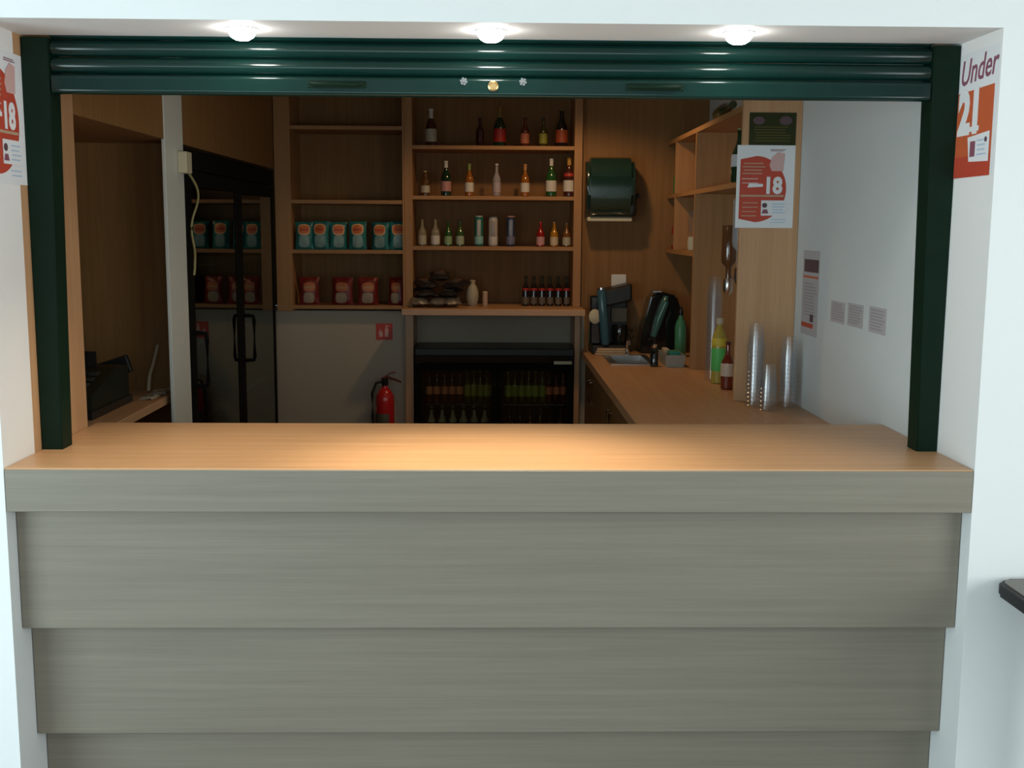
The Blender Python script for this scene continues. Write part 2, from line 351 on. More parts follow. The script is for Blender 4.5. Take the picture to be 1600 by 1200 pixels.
# ------------------------------------------------------------------ roller shutter
sh = thing('roller_shutter', 'dark green roller shutter rolled up over the serving hatch, between two side guides', 'shutter', (0, YG, ZB))
GZ = 2.165
for s_ in (-1, 1):
    x = XL + 0.001 if s_ < 0 else XR - 0.001
    x2 = x - s_ * 0.062; x3 = x - s_ * 0.078
    bm = BM()
    a, b_ = sorted((x, x2))
    poly = [(x, YG - 0.012), (x2, YG - 0.012)]
    # guide tapers out slightly towards the head, as in the bell mouth of a shutter guide
    vs = []
    for (z, xi) in ((ZB, x - s_ * 0.058), (2.0, x - s_ * 0.072), (GZ, x - s_ * 0.074)):
        vs.append([bm.verts.new((x, YG - 0.014, z)), bm.verts.new((xi, YG - 0.014, z)), bm.verts.new((xi, YG + 0.06, z)), bm.verts.new((x, YG + 0.06, z))])
    for A, B in zip(vs, vs[1:]):
        for k in range(4): bm.faces.new((A[k], A[(k + 1) % 4], B[(k + 1) % 4], B[k]))
    bm.faces.new(vs[0][::-1]); bm.faces.new(vs[-1])
    bmesh.ops.bevel(bm, geom=[e for e in bm.edges if abs(e.verts[0].co.z - e.verts[1].co.z) > .1], offset=0.003, segments=2, affect='EDGES')
    obj('guide_rail', bm, M['guide'], sh)
def slat(z0, z1, bulge, yb, n=10, flat=False):
    """cross-section of one curved slat, bulging towards the room"""
    pts = []
    for i in range(n + 1):
        u = i / n
        if flat:
            e = min(u, 1 - u) * 7; e = min(1, e); y = yb - bulge * math.sin(e * PI / 2)
        else: y = yb - bulge * math.sin(PI * u) ** 0.7
        pts.append((y, z0 + (z1 - z0) * u))
    pts += [(yb + 0.008, z1), (yb + 0.008, z0)]
    return pts
SXL, SXR = XL + 0.077, XR - 0.077
for (z0, z1) in ((2.0735, 2.1165), (2.118, 2.161), (2.1625, 2.2055), (2.207, 2.25)):
    bm = BM(); prism(bm, slat(z0, z1, 0.014, YG + 0.004), 'x', SXL, SXR); obj('slat', bm, M['shutter'], sh, smooth=True)
bm = BM(); prism(bm, slat(2.019, 2.072, 0.010, YG - 0.002, 14, True), 'x', SXL, SXR); br = obj('bottom_rail', bm, M['shutter'], sh, smooth=True)
yf = YG - 0.012
for x in (-0.413, 0.443):
    bm = BM()
    box(bm, x - 0.078, x + 0.078, yf - 0.004, yf + 0.002, 2.040, 2.058, bev=0.0015)
    tube(bm, [(x - 0.07, yf - 0.003, 2.052), (x - 0.055, yf - 0.018, 2.048), (x + 0.055, yf - 0.018, 2.048), (x + 0.07, yf - 0.003, 2.052)], 0.006, 8)
    obj('handle', bm, M['guide'], br, smooth=True, label='dark recessed lifting handle')
for x in (-0.073, 0.086):
    bm = BM()
    for k in range(3):
        T = Matrix.Translation((x, yf - 0.002, 2.060)) @ Matrix.Rotation(k * PI / 3 + .2, 4, 'Y')
        box(bm, -0.010, 0.010, -0.002, 0.003, -0.003, 0.003, mat=T)
    lathe(bm, [(0.0055, 0), (0.0055, 0.004), (0.003, 0.006)], 0, 0, 0, 12, Matrix.Translation((x, yf, 2.060)) @ Matrix.Rotation(PI / 2, 4, 'X'))
    obj('screw', bm, M['chrome'], br, label='bright star-headed fixing')
bm = BM(); lathe(bm, [(0.014, 0), (0.014, 0.006), (0.010, 0.008), (0.009, 0.004), (0.0, 0.004)], 0, 0, 0, 20, Matrix.Translation((0.006, yf, 2.048)) @ Matrix.Rotation(PI / 2, 4, 'X')); box(bm, 0.0045, 0.0075, yf - 0.009, yf, 2.042, 2.054)
obj('lock', bm, M['brass'], br, smooth=True, label='round brass lock cylinder')
pbox('shutter_box', M['guide'], sh, XL + 0.001, XR - 0.001, YG + 0.028, 0.55, 2.20, 2.595)

# ------------------------------------------------------------------ downlights
for i, (x, y) in enumerate(LAMPS):
    nm = ('left', 'middle', 'right')[i]
    t = thing('recessed_spotlight', 'lit round recessed spotlight in the white soffit, %s of the three' % nm, 'spotlight', (x, y, ZS), group='spotlights in the soffit')
    bm = BM(); lathe(bm, [(0.036, 0.0), (0.040, -0.003), (0.042, -0.0005), (0.042, 0.0)], x, y, ZS, 28); obj('bezel', bm, M['white_plastic'], t, smooth=True)
    bm = BM(); lathe(bm, [(0.0001, -0.030), (0.018, -0.028), (0.029, -0.021), (0.035, -0.010), (0.0355, -0.001)], x, y, ZS, 24); obj('lamp', bm, M['lamp'], t, smooth=True, label='glowing white lamp face')

# ------------------------------------------------------------------ flat print helpers
def flat(name, mat, parent, pts2, O, U, V, N, off, label=None, th=0.0006):
    """a thin printed shape: 2D polygon in (u,v) metres placed at O along U,V, raised along N"""
    O, U, V, N = map(Vector, (O, U, V, N)); bm = BM()
    A = [bm.verts.new(O + U * p[0] + V * p[1] + N * off) for p in pts2]; B = [bm.verts.new(O + U * p[0] + V * p[1] + N * (off + th)) for p in pts2]
    n = len(pts2)
    for i in range(n): bm.faces.new((A[i], A[(i + 1) % n], B[(i + 1) % n], B[i]))
    bm.faces.new(A[::-1]); bm.faces.new(B)
    return obj(name, bm, mat, parent, label=label)
def rect(u0, v0, u1, v1): return [(u0, v0), (u1, v0), (u1, v1), (u0, v1)]
def lettering(s, size, mat, parent, u, v, O, U, V, N, off, rot=0.0, shear=0.0, bold=0.0, name='lettering', label=None, sx=1.0):
    cu = bpy.data.curves.new('t', 'FONT'); cu.body = s; cu.size = size; cu.offset = bold; cu.shear = shear; cu.extrude = 0.0004
    cu.align_x = 'LEFT'; cu.resolution_u = 3
    tmp = bpy.data.objects.new('t', cu); COL.objects.link(tmp)
    dg = bpy.context.evaluated_depsgraph_get(); me = bpy.data.meshes.new_from_object(tmp.evaluated_get(dg))
    bpy.data.objects.remove(tmp); bpy.data.curves.remove(cu)
    O, U, V, N = map(Vector, (O, U, V, N))
    bm = BM(); bm.from_mesh(me); bpy.data.meshes.remove(me)
    c, s2 = math.cos(rot), math.sin(rot)
    for ve in bm.verts:
        x, y, z = ve.co; x *= sx
        ve.co = O + U * (u + x * c - y * s2) + V * (v + x * s2 + y * c) + N * (off + z)
    return obj(name, bm, mat, parent, label=label)
def lines(mat, parent, O, U, V, N, off, u0, u1, v0, v1, n, th, name='small_print', jitter=0.25):
    O, U, V, N = map(Vector, (O, U, V, N)); bm = BM()
    for i in range(n):
        v = v1 - (v1 - v0) * (i + .5) / n; ue = u1 - (u1 - u0) * jitter * random.random(); us = u0 + (u1 - u0) * jitter * .3 * random.random()
        q = [bm.verts.new(O + U * a + V * b_ + N * off) for a, b_ in rect(us, v - th / 2, ue, v + th / 2)]; bm.faces.new(q)
    return obj(name, bm, mat, parent)
def poster18(name_label, O, U, V, N, W, H, W2=None):
    """the '18' poster: white sheet, big red part-disc, white 18, small identity card at the lower right"""
    t = thing('age_poster', name_label, 'poster', O)
    flat('sheet', M['paper'], t, rect(0, 0, W, H), O, U, V, N, 0.0, th=0.0008)
    cx, cy, r = W * 0.33, H * 0.47, H * 0.40
    pts = []
    for i in range(41):
        a = -PI / 2 + PI * i / 40
        pts.append((cx + r * 0.98 * math.cos(a) * W / H * 1.36, cy + r * math.sin(a)))
    pts += [(W * 0.06, cy + r * 0.90), (W * 0.055, cy - r * 0.90)]
    flat('red_disc', M['red_print'], t, pts, O, U, V, N, 0.0009, label='red part-disc print')
    lines(M['beige_print'], t, O, U, V, N, 0.0018, W * .09, W * .50, H * .64, H * .80, 4, H * .012)
    lines(M['pink_print'], t, O, U, V, N, 0.0018, W * .09, W * .46, H * .52, H * .62, 2, H * .012)
    lines(M['beige_print'], t, O, U, V, N, 0.0018, W * .08, W * .83, H * .375, H * .405, 1, H * .022, jitter=0)
    lines(M['beige_print'], t, O, U, V, N, 0.0018, W * .10, W * .40, H * .12, H * .33, 4, H * .010)
    lettering('18', H * 0.27, M['paper'], t, W * 0.47, H * 0.425, O, U, V, N, 0.0022, bold=0.004, label='large white 18', sx=.85)
    flat('white_dash', M['paper'], t, [(W * .19, H * .49), (W * .46, H * .50), (W * .46, H * .535), (W * .22, H * .54)], O, U, V, N, 0.0016)
    flat('torn_patch', M['pink_print'], t, [(W * .60, H * .69), (W * .80, H * .69), (W * .82, H * .90), (W * .70, H * .92), (W * .60, H * .86), (W * .56, H * .76)], O, U, V, N, 0.0019, label='pale pink numeral patch at the top right')
    lines(M['purple_print'], t, O, U, V, N, 0.0012, W * .56, W * .84, H * .925, H * .955, 2, H * .008)
    c = flat('identity_card', M['paper'], t, rect(W * .44, H * .15, W * .90, H * .335), O, U, V, N, 0.0020, label='printed identity card')
    pts = [(W * .50 + W * .045 * math.cos(a * PI / 8), H * .275 + H * .030 * math.sin(a * PI / 8)) for a in range(16)]
    flat('portrait', M['dark_print'], c, pts, O, U, V, N, 0.0028)
    flat('portrait_shoulders', M['purple_print'], c, [(W * .45, H * .175), (W * .57, H * .175), (W * .545, H * .225), (W * .475, H * .225)], O, U, V, N, 0.0028)
    lines(M['card_blue'], c, O, U, V, N, 0.0028, W * .62, W * .87, H * .17, H * .31, 4, H * .012)
    lines(M['card_blue'], t, O, U, V, N, 0.0012, W * .60, W * .92, H * .05, H * .12, 2, H * .010)
    return t

# ------------------------------------------------------------------ rear shelving
def unit(label, x0, x1, s0, s1, zb, zt, levels, yfront, yback):
    t = thing('shelf_unit', label, 'shelving', ((x0 + x1) / 2, yfront, zb), group='rear shelf units')
    pbox('side_panel', M['shelfwood_z'], t, x0, x0 + s0, yfront, yback, zb, zt, bev=0.001)
    pbox('side_panel', M['shelfwood_z'], t, x1 - s1, x1, yfront, yback, zb, zt, bev=0.001)
    pbox('back_panel', M['darkwood'], t, x0 + s0, x1 - s1, yback - 0.012, yback, zb, zt)
    for z in levels: pbox('shelf', M['shelfwood_x'], t, x0 + s0, x1 - s1, yfront + 0.004, yback - 0.012, z - 0.022, z, bev=0.001)
    return t
# both units are let into the rear wall
ul = unit('open beech shelf unit holding crisp packets, left of the bottle shelves', -1.246, -0.4985, 0.092, 0.012, 1.182, 2.598, [1.215, 1.539, 1.826, 2.247], YF - 0.001, YW + 0.297)
ur = unit('open beech shelf unit holding the bottles, above the pink-lit ledge', -0.4975, 0.530, 0.045, 0.045, 1.212, 2.598, [1.563, 1.854, 2.141], YF - 0.001, YW + 0.297)
lg = thing('ledge_shelf', 'beech ledge jutting out over the black bottle cooler, carrying the snack heap', 'shelf', (0, 3.6, 1.17))
YL = 3.50
pbox('ledge_board', M['beech_x'], lg, -0.505, 0.545, YL, YW + 0.297, 1.174, 1.211, bev=0.003)
pbox('side_panel', M['beech_z'], lg, -0.4975, -0.452, YF, YW + 0.29, 0.0, 1.173)
pbox('side_panel', M['beech_z'], lg, 0.500, 0.530, YF, YW + 0.29, 0.0, 1.173)

# ------------------------------------------------------------------ bottles and cans
def bottle_profile(kind, h, r):
    if kind == 'beer':   # long neck
        return [(r * .80, 0), (r, h * .03), (r, h * .50), (r * .93, h * .57), (r * .55, h * .68), (r * .36, h * .76), (r * .33, h * .93), (r * .40, h * .94), (r * .40, h * .97), (r * .30, h * .975)]
    if kind == 'champagne':
        return [(r * .80, 0), (r, h * .03), (r, h * .42), (r * .96, h * .50), (r * .78, h * .60), (r * .50, h * .70), (r * .36, h * .80), (r * .33, h * .93), (r * .42, h * .94), (r * .42, h * .97)]
    if kind == 'spirit':
        return [(r * .9, 0), (r, h * .02), (r, h * .62), (r * .9, h * .68), (r * .45, h * .74), (r * .38, h * .78), (r * .38, h * .96), (r * .44, h * .97)]
    if kind == 'squat':
        return [(r * .85, 0), (r, h * .03), (r, h * .55), (r * .85, h * .66), (r * .52, h * .76), (r * .48, h * .92), (r * .55, h * .93), (r * .55, h * .96)]
    return []
def ring_at(prof, z):
    for (r0, z0), (r1, z1) in zip(prof, prof[1:]):
        if z0 <= z <= z1 and z1 > z0: return r0 + (r1 - r0) * (z - z0) / (z1 - z0)
    return prof[-1][0]
def shell(prof, z0, z1, d, extra=()):
    zs = sorted({z0, z1} | {z for r, z in prof if z0 < z < z1})
    p = [(ring_at(prof, z) + d, z) for z in zs]
    return [(p[0][0] - d * .9, z0)] + p + [(p[-1][0] - d * .9, z1)]
def bottle(label, x, y, z, h, r, kind, body, lab, foil=None, cap=None, name='bottle', group=None, labz=(.12, .46), foilz=(.66, .985), n=16, band=None, rot=0.0):
    t = thing(name, label, 'bottle', (x, y, z), rz=rot, group=group)
    prof = bottle_profile(kind, h, r)
    bm = BM(); lathe(bm, prof, n=n); obj('glass_body', bm, body, t, smooth=True, world=False)
    if lab is not None:
        bm = BM(); lathe(bm, shell(prof, h * labz[0], h * labz[1], 0.0008), n=n, a0=R(165), a1=R(375)); obj('label', bm, lab, t, smooth=True, world=False)
    if band is not None:
        bm = BM(); lathe(bm, shell(prof, h * .52, h * .60, 0.001), n=n); obj('band', bm, band, t, smooth=True, world=False)
    if foil is not None:
        bm = BM(); lathe(bm, shell(prof, h * foilz[0], h * foilz[1], 0.0010), n=n); obj('neck_foil', bm, foil, t, smooth=True, world=False)
    bm = BM(); rc = prof[-1][0] + .0025; lathe(bm, [(rc * .95, h * .955), (rc, h * .96), (rc, h * .992), (rc * .8, h), (0.0001, h)], n=n); obj('cap', bm, cap or foil or M['black'], t, smooth=True, world=False)
    return t
L_ = liquid; P_ = pigment
zt_, zm_, zl_, zb_ = 2.141, 1.854, 1.563, 1.211
YBt = 3.80
brown, dgreen, dark, amber, green, red = (0.05, 0.012, 0.008), (0.006, 0.03, 0.012), (0.012, 0.010, 0.008), (0.30, 0.10, 0.012), (0.03, 0.10, 0.02), (0.30, 0.01, 0.01)
cream, white, salmon, yel = (0.42, 0.40, 0.30), (0.60, 0.58, 0.52), (0.50, 0.16, 0.08), (0.30, 0.30, 0.04)
top = [
 (-0.348, .215, .033, 'champagne', L_(brown), P_(cream), P_(white), None, 'dark red-brown bottle with white neck foil and round cream label, leftmost on the top shelf'),
 (-0.063, .165, .024, 'beer', L_((.035, .008, .006)), None, None, M['black'], 'small unlabelled dark bottle just left of the gold-necked bottle on the top shelf'),
 (0.052, .225, .036, 'champagne', L_(dgreen), P_((.36, .02, .015)), P_((.26, .17, .04)), None, 'green bottle with gold neck foil and red label on the top shelf'),
 (0.200, .168, .026, 'beer', L_((.10, .02, .01)), P_(salmon), None, M['black'], 'small reddish bottle with salmon label on the top shelf'),
 (0.307, .168, .024, 'beer', L_((.06, .05, .01)), P_(yel), None, M['black'], 'small bottle with dull yellow label, second from the right on the top shelf'),
 (0.415, .215, .036, 'champagne', L_(dark), P_((.38, .07, .02)), None, M['gold'], 'large dark bottle with orange-red label, rightmost on the top shelf'),
]
for (x, h, r, k, b_, l_, f_, c_, lb) in top:
    bottle(lb, x, YBt, zt_, h, r, k, b_, l_, f_, c_, group='bottles on the top shelf', foilz=(.74, .985))
mid = [
 (-0.383, .145, .026, 'squat', L_((.09, .04, .01)), P_(cream), None, M['brass'], 'short brown bottle with pale label, leftmost on the second shelf', None),
 (-0.262, .205, .030, 'beer', L_(dgreen), P_((.45, .22, .20)), P_(white), None, 'dark green bottle with white neck foil and pinkish label on the second shelf', None),
 (-0.125, .190, .026, 'beer', L_(amber), P_(white), P_((.20, .28, .08)), None, 'amber bottle with green neck foil and small white label on the second shelf', None),
 (0.036, .190, .024, 'beer', cglass((.55, .52, .55)), P_((.42, .36, .38)), None, M['white_plastic'], 'clear glass bottle in the middle of the second shelf', None),
 (0.203, .190, .026, 'beer', L_(amber), P_(white), P_((.45, .22, .08)), None, 'amber bottle with orange neck foil and small white label on the second shelf', None),
 (0.357, .225, .031, 'beer', L_((.02, .09, .02)), P_(white), P_(white), None, 'tall green bottle with white neck and label, second from right on the second shelf', None),
 (0.462, .230, .033, 'beer', L_((.06, .015, .010)), P_(white), P_((.50, .26, .04)), None, 'dark bottle with yellow and red neck and white label, rightmost on the second shelf', P_((.4, .03, .02))),
]
for (x, h, r, k, b_, l_, f_, c_, lb, bd) in mid:
    bottle(lb, x, YBt, zm_, h, r, k, b_, l_, f_, c_, group='bottles on the second shelf', foilz=(.80, .985), band=bd, labz=(.14, .42))
low = [
 (-0.402, .155, .024, 'beer', cglass((.45, .40, .26)), P_(cream), None, M['brass'], 'clear bottle with cream label, leftmost on the third shelf'),
 (-0.325, .155, .026, 'beer', cglass((.45, .42, .28)), P_(white), None, M['brass'], 'clear bottle with white label, second on the third shelf'),
 (-0.250, .145, .023, 'beer', L_((.02, .08, .01)), P_((.25, .38, .18)), None, M['black'], 'green bottle with pale green label, third on the third shelf'),
 (-0.180, .150, .024, 'beer', L_((.04, .09, .02)), P_((.36, .42, .30)), None, M['black'], 'olive green bottle with pale label, fourth on the third shelf'),
 (0.297, .145, .024, 'beer', L_(red), P_((.55, .30, .30)), None, M['red_paint'], 'bright red bottle with pale label on the third shelf'),
 (0.378, .145, .024, 'beer', L_((.42, .18, .01)), P_((.55, .46, .30)), None, M['brass'], 'orange-yellow bottle with pale label on the third shelf'),
 (0.452, .140, .024, 'beer', L_((.18, .07, .02)), P_(cream), None, M['brass'], 'light brown bottle with cream label, rightmost on the third shelf'),
]
for (x, h, r, k, b_, l_, f_, c_, lb) in low:
    bottle(lb, x, YBt, zl_, h, r, k, b_, l_, f_, c_, group='bottles on the third shelf', labz=(.08, .40))
def can(label, x, y, z, h, r, body, rim, band, stripe=None):
    t = thing('drinks_can', label, 'can', (x, y, z), group='tall cans on the third shelf')
    bm = BM(); lathe(bm, [(r * .78, 0), (r, h * .04), (r, h * .92), (r * .86, h * .97), (r * .88, h * .985), (r * .80, h * .985), (r * .78, h * .97), (0.0001, h * .97)], n=18); obj('can_body', bm, body, t, smooth=True, world=False)
    bm = BM(); lathe(bm, [(r * .84, h * .965), (r * .93, h * .972), (r * .93, h), (0.0001, h)], n=18); obj('lid', bm, rim, t, smooth=True, world=False)
    bm = BM(); lathe(bm, [(r + .0002, h * .08), (r + .0008, h * .09), (r + .0008, h * .32), (r + .0002, h * .33)], n=18); obj('label_band', bm, band, t, smooth=True, world=False)
    if stripe:
        bm = BM(); lathe(bm, [(r + .0002, h * .34), (r + .0009, h * .35), (r + .0009, h * .86), (r + .0002, h * .87)], n=8, a0=R(245), a1=R(295)); obj('stripe', bm, stripe, t, smooth=True, world=False)
    return t
can('tall teal can with a silver stripe and pale lid', -0.068, YBt, zl_, .178, .026, P_((.02, .16, .13), .3), P_((.62, .58, .45), .3), P_((.25, .50, .48), .4), P_((.40, .42, .40), .3))
can('tall white and silver can with a pale blue top, middle of the three cans', 0.016, YBt, zl_, .172, .027, P_((.46, .42, .38), .35), P_((.20, .33, .38), .35), P_((.56, .54, .52), .4), P_((.30, .30, .30), .3))
can('tall dark blue can with an orange lid', 0.120, YBt, zl_, .178, .026, P_((.03, .045, .10), .3), P_((.65, .30, .14), .3), P_((.16, .17, .26), .4), P_((.22, .26, .36), .3))
# six dark bottles on the ledge
p6 = bottle('dark bottle with red neck label, leftmost of the six on the ledge', 0.212, 3.80, zb_, .178, .0215, 'beer', L_((.010, .006, .006)), P_((.13, .10, .07)), P_((.012, .016, .008)), M['black'], group='six dark bottles on the ledge', labz=(.08, .30), foilz=(.76, .97), band=P_((.34, .015, .012)))
for i in range(1, 6):
    dup(p6, (0.212 + .0488 * i, 3.80 + .004 * (i % 2), zb_), 0.2 * i, 'dark bottle with red neck label, %s of the six on the ledge' % (ORD[i] if i < 5 else 'rightmost'))
# milk-white vase-like bottle and small pot
t = thing('white_bottle', 'round-shouldered milk-white bottle beside the snack heap on the ledge', 'bottle', (-0.105, 3.78, zb_))
bm = BM(); lathe(bm, [(.022, 0), (.030, .01), (.037, .05), (.036, .085), (.026, .115), (.016, .128), (.015, .140)], n=20); obj('bottle_body', bm, P_((.42, .38, .28)), t, smooth=True, world=False)
bm = BM(); lathe(bm, [(.018, .139), (.018, .150), (.013, .154), (.0001, .154)], n=16); obj('cap', bm, P_((.40, .34, .22)), t, smooth=True, world=False)
t = thing('salt_pot', 'small slim pinkish-white pot standing right of the white bottle', 'pot', (-0.030, 3.76, zb_))
bm = BM(); lathe(bm, [(.015, 0), (.016, .004), (.0155, .074), (.013, .077)], n=16); obj('pot_body', bm, P_((.50, .36, .26)), t, smooth=True, world=False)
bm = BM(); lathe(bm, [(.0165, .0765), (.0165, .084), (.012, .088), (.0001, .088)], n=16); obj('lid', bm, P_((.55, .44, .34)), t, smooth=True, world=False)

# ------------------------------------------------------------------ crisp packets
def packet_pt(u, v, W, H, D, side, ph):
    # u,v in [-1,1]
    e = max(0.0, (1 - abs(u) ** 2.6)) ** .6 * max(0.0, (1 - abs(v) ** 3.2)) ** .7
    x = u * W / 2 * (1 - .07 * (1 - abs(v) ** 2)); z = (v + 1) * H / 2
    y = -side * (D / 2 * e + .0007) + .0025 * math.sin(5 * u + ph) * (1 - e) + .0018 * math.sin(9 * v * u + ph * 2)
    return Vector((x, y, z))
def packet(label, loc, W, H, D, mat, parts, group, rz=0.0, tilt=(0, 0), seed=0, name='crisp_packet'):
    t = thing(name, label, 'crisp packet', loc, rz=rz, group=group)
    t.rotation_euler = (tilt[0], tilt[1], rz)
    ph = seed * 1.7; nu, nv = 10, 12
    bm = BM(); F = []; B = []
    for j in range(nv + 1):
        F.append([bm.verts.new(packet_pt(-1 + 2 * i / nu, -1 + 2 * j / nv, W, H, D, 1, ph)) for i in range(nu + 1)])
        B.append([bm.verts.new(packet_pt(-1 + 2 * i / nu, -1 + 2 * j / nv, W, H, D, -1, ph)) for i in range(nu + 1)])
    for j in range(nv):
        for i in range(nu):
            bm.faces.new((F[j][i], F[j][i + 1], F[j + 1][i + 1], F[j + 1][i])); bm.faces.new((B[j][i], B[j + 1][i], B[j + 1][i + 1], B[j][i + 1]))
        bm.faces.new((F[j][0], F[j + 1][0], B[j + 1][0], B[j][0])); bm.faces.new((F[j][nu], B[j][nu], B[j + 1][nu], F[j + 1][nu]))
    for i in range(nu):
        bm.faces.new((F[0][i], B[0][i], B[0][i + 1], F[0][i + 1])); bm.faces.new((F[nv][i], F[nv][i + 1], B[nv][i + 1], B[nv][i]))
    obj('foil_bag', bm, mat, t, smooth=True, world=False)
    for (nm, m_, cu, cv, ru, rv, sq, off) in parts:
        bm = BM(); c = packet_pt(cu, cv, W, H, D, 1, ph); c.y -= off; rings = []
        for k in (0.5, 1.0):
            ring = []
            for a in range(20):
                ca, sa = math.cos(2 * PI * a / 20), math.sin(2 * PI * a / 20)
                f = (abs(ca) ** sq + abs(sa) ** sq) ** (-1 / sq)
                p = packet_pt(cu + ru * k * ca * f, cv + rv * k * sa * f, W, H, D, 1, ph); p.y -= off; ring.append(bm.verts.new(p))
            rings.append(ring)
        cc = bm.verts.new(c)
        for a in range(20):
            b2 = (a + 1) % 20
            bm.faces.new((cc, rings[0][a], rings[0][b2])); bm.faces.new((rings[0][a], rings[1][a], rings[1][b2], rings[0][b2]))
        obj(nm, bm, m_, t, smooth=True, world=False)
    return t
teal_parts = [('front_window', M['pale_teal'], 0.02, -0.42, .58, .44, 4, .0010), ('oval_print', M['peach_oval'], 0.0, .42, .70, .40, 3, .0016), ('oval_centre', M['orange_oval'], 0.0, .42, .58, .30, 3, .0024), ('name_band', M['red_print'], 0.0, .40, .50, .07, 4, .0034)]
tx = [-1.092, -1.000, -0.893, -0.780, -0.650, -0.545]
for i, x in enumerate(tx):
    packet('teal crisp packet with an orange and peach oval, %s of the six on the shelf' % (ORD[i] if i < 5 else 'rightmost'), (x + .003, 3.745 + .006 * (i % 3), 1.540), .106, .160 + .004 * (i % 2), .042, M['teal_bag'], teal_parts, 'teal crisp packets', rz=(.1, -.12, .16, 0, -.18, .12)[i], tilt=(R(-5), 0), seed=i)
red_parts = [('front_window', P_((.30, .24, .16)), -0.05, -0.50, .55, .38, 4, .0010), ('oval_print', P_((.42, .13, .05)), 0.0, .28, .62, .34, 3, .0016), ('name_band', P_((.40, .22, .10)), 0.0, .25, .52, .10, 4, .0028)]
for i, x in enumerate([-1.065, -0.873, -0.720, -0.556]):
    packet('dark red crisp packet with an orange oval, %s of the four on the lowest shelf' % (ORD[i] if i < 3 else 'rightmost'), (x, 3.745 + .006 * (i % 2), 1.216), (.118, .128, .122, .096)[i], .162, .040, M['red_bag'], red_parts, 'dark red crisp packets', rz=(.15, -.1, .12, -.25)[i], tilt=(R(-6), 0), seed=i + 7)
# heap of snack packets lying on the ledge
heap = [
 (-0.405, 3.60, 0.0, 'silver', 'silver and black snack packet lying at the front left of the heap', .15),
 (-0.310, 3.59, 0.0, 'silver', 'silver and black snack packet lying at the front middle of the heap', -.1),
 (-0.215, 3.60, 0.0, 'silver', 'silver and black snack packet lying at the front right of the heap', .1),
 (-0.365, 3.64, 0.047, 'black', 'black snack packet in the second layer of the heap, left', .3),
 (-0.250, 3.64, 0.047, 'black', 'black snack packet in the second layer of the heap, right, with a brown print', -.25),
 (-0.345, 3.66, 0.094, 'black', 'black snack packet in the third layer of the heap, left', .5),
 (-0.235, 3.66, 0.094, 'black', 'black snack packet in the third layer of the heap, right', -.5),
 (-0.290, 3.68, 0.141, 'black', 'black snack packet topmost on the heap', .1)]
sil = [('front_window', M['black_bag'], 0, 0.1, .6, .42, 4, .001), ('oval_print', P_((.30, .28, .22)), 0, .45, .4, .2, 3, .002)]
blk = [('front_window', P_((.09, .08, .08)), 0, -.2, .6, .45, 4, .001), ('oval_print', P_((.20, .10, .04)), 0, .35, .5, .25, 3, .002)]
for i, (x, y, dz, k, lb, rz) in enumerate(heap):
    packet(lb, (x, y, zb_ + dz + .0245), .122 if k == 'black' else .104, .150, .046, M['silver_bag'] if k == 'silver' else M['black_bag'], sil if k == 'silver' else blk, 'heap of snack packets', rz=rz, tilt=(R(-80), 0), seed=i + 3, name='snack_packet')

# ------------------------------------------------------------------ rear wall: fire point
t = thing('fire_sign', 'small square red fire extinguisher sign on the white rear wall', 'sign', (-0.63, YW - .003, 1.01))
FO = (-0.677, YW - 0.0005, 1.008); U, V, N = (1, 0, 0), (0, 0, 1), (0, -1, 0)
flat('sign_plate', P_((.50, .05, .035)), t, rect(0, 0, .098, .098), FO, U, V, N, 0, th=.002)
flat('extinguisher_symbol', M['pink_print'], t, [(.052, .018), (.074, .018), (.074, .062), (.066, .072), (.066, .080), (.078, .080), (.078, .085), (.056, .085), (.058, .072), (.052, .062)], FO, U, V, N, .0022)
flat('flame_symbol', M['pink_print'], t, [(.020, .018), (.038, .018), (.042, .036), (.034, .058), (.031, .044), (.024, .066), (.016, .040)], FO, U, V, N, .0022)
ex, ey = -0.618, 3.655
t = thing('fire_extinguisher', 'red fire extinguisher with a black hose, hung on the white wall below its sign', 'fire extinguisher', (ex, ey, 0.27))
bm = BM(); lathe(bm, [(.050, .27), (.056, .28), (.056, .66), (.050, .695), (.035, .722), (.018, .735), (.016, .752)], ex, ey, 0, 24); obj('cylinder', bm, M['red_paint'], t, smooth=True)
bm = BM(); lathe(bm, [(.018, .750), (.020, .755), (.020, .785), (.012, .79)], ex, ey, 0, 14); vh = obj('valve', bm, M['black'], t, smooth=True)
bm = BM(); tube(bm, [(ex - .02, ey, .788), (ex + .02, ey - .005, .797), (ex + .06, ey - .01, .786), (ex + .098, ey - .012, .770)], [.007, .008, .007, .005], 8)
obj('carry_handle', bm, P_((.09, .012, .010)), vh, smooth=True)
bm = BM(); tube(bm, [(ex - .005, ey, .795), (ex + .03, ey - .005, .822), (ex + .065, ey - .01, .830)], [.006, .006, .004], 8); obj('lever', bm, P_((.22, .10, .08)), vh, smooth=True)
bm = BM(); tube(bm, [(ex - .012, ey - .006, .772), (ex - .05, ey - .012, .765), (ex - .074, ey - .014, .70), (ex - .072, ey - .014, .56), (ex - .062, ey - .016, .45), (ex - .060, ey - .016, .36)], .0085, 8); obj('hose', bm, M['rubber'], t, smooth=True)
bm = BM(); lathe(bm, [(.0562, .50), (.0570, .502), (.0570, .585), (.0562, .587)], ex, ey, 0, 14, a0=R(200), a1=R(300)); obj('label', bm, P_((.10, .10, .06)), t, smooth=True, label='dark instruction label')
bm = BM(); lathe(bm, [(.0562, .455), (.0570, .457), (.0570, .510), (.0562, .512)], ex, ey, 0, 10, a0=R(195), a1=R(262)); obj('label', bm, M['yellow_label'], t, smooth=True, label='yellow label')
pbox('wall_bracket', M['steel'], t, ex - .02, ex + .02, ey + .052, YW, .60, .72)

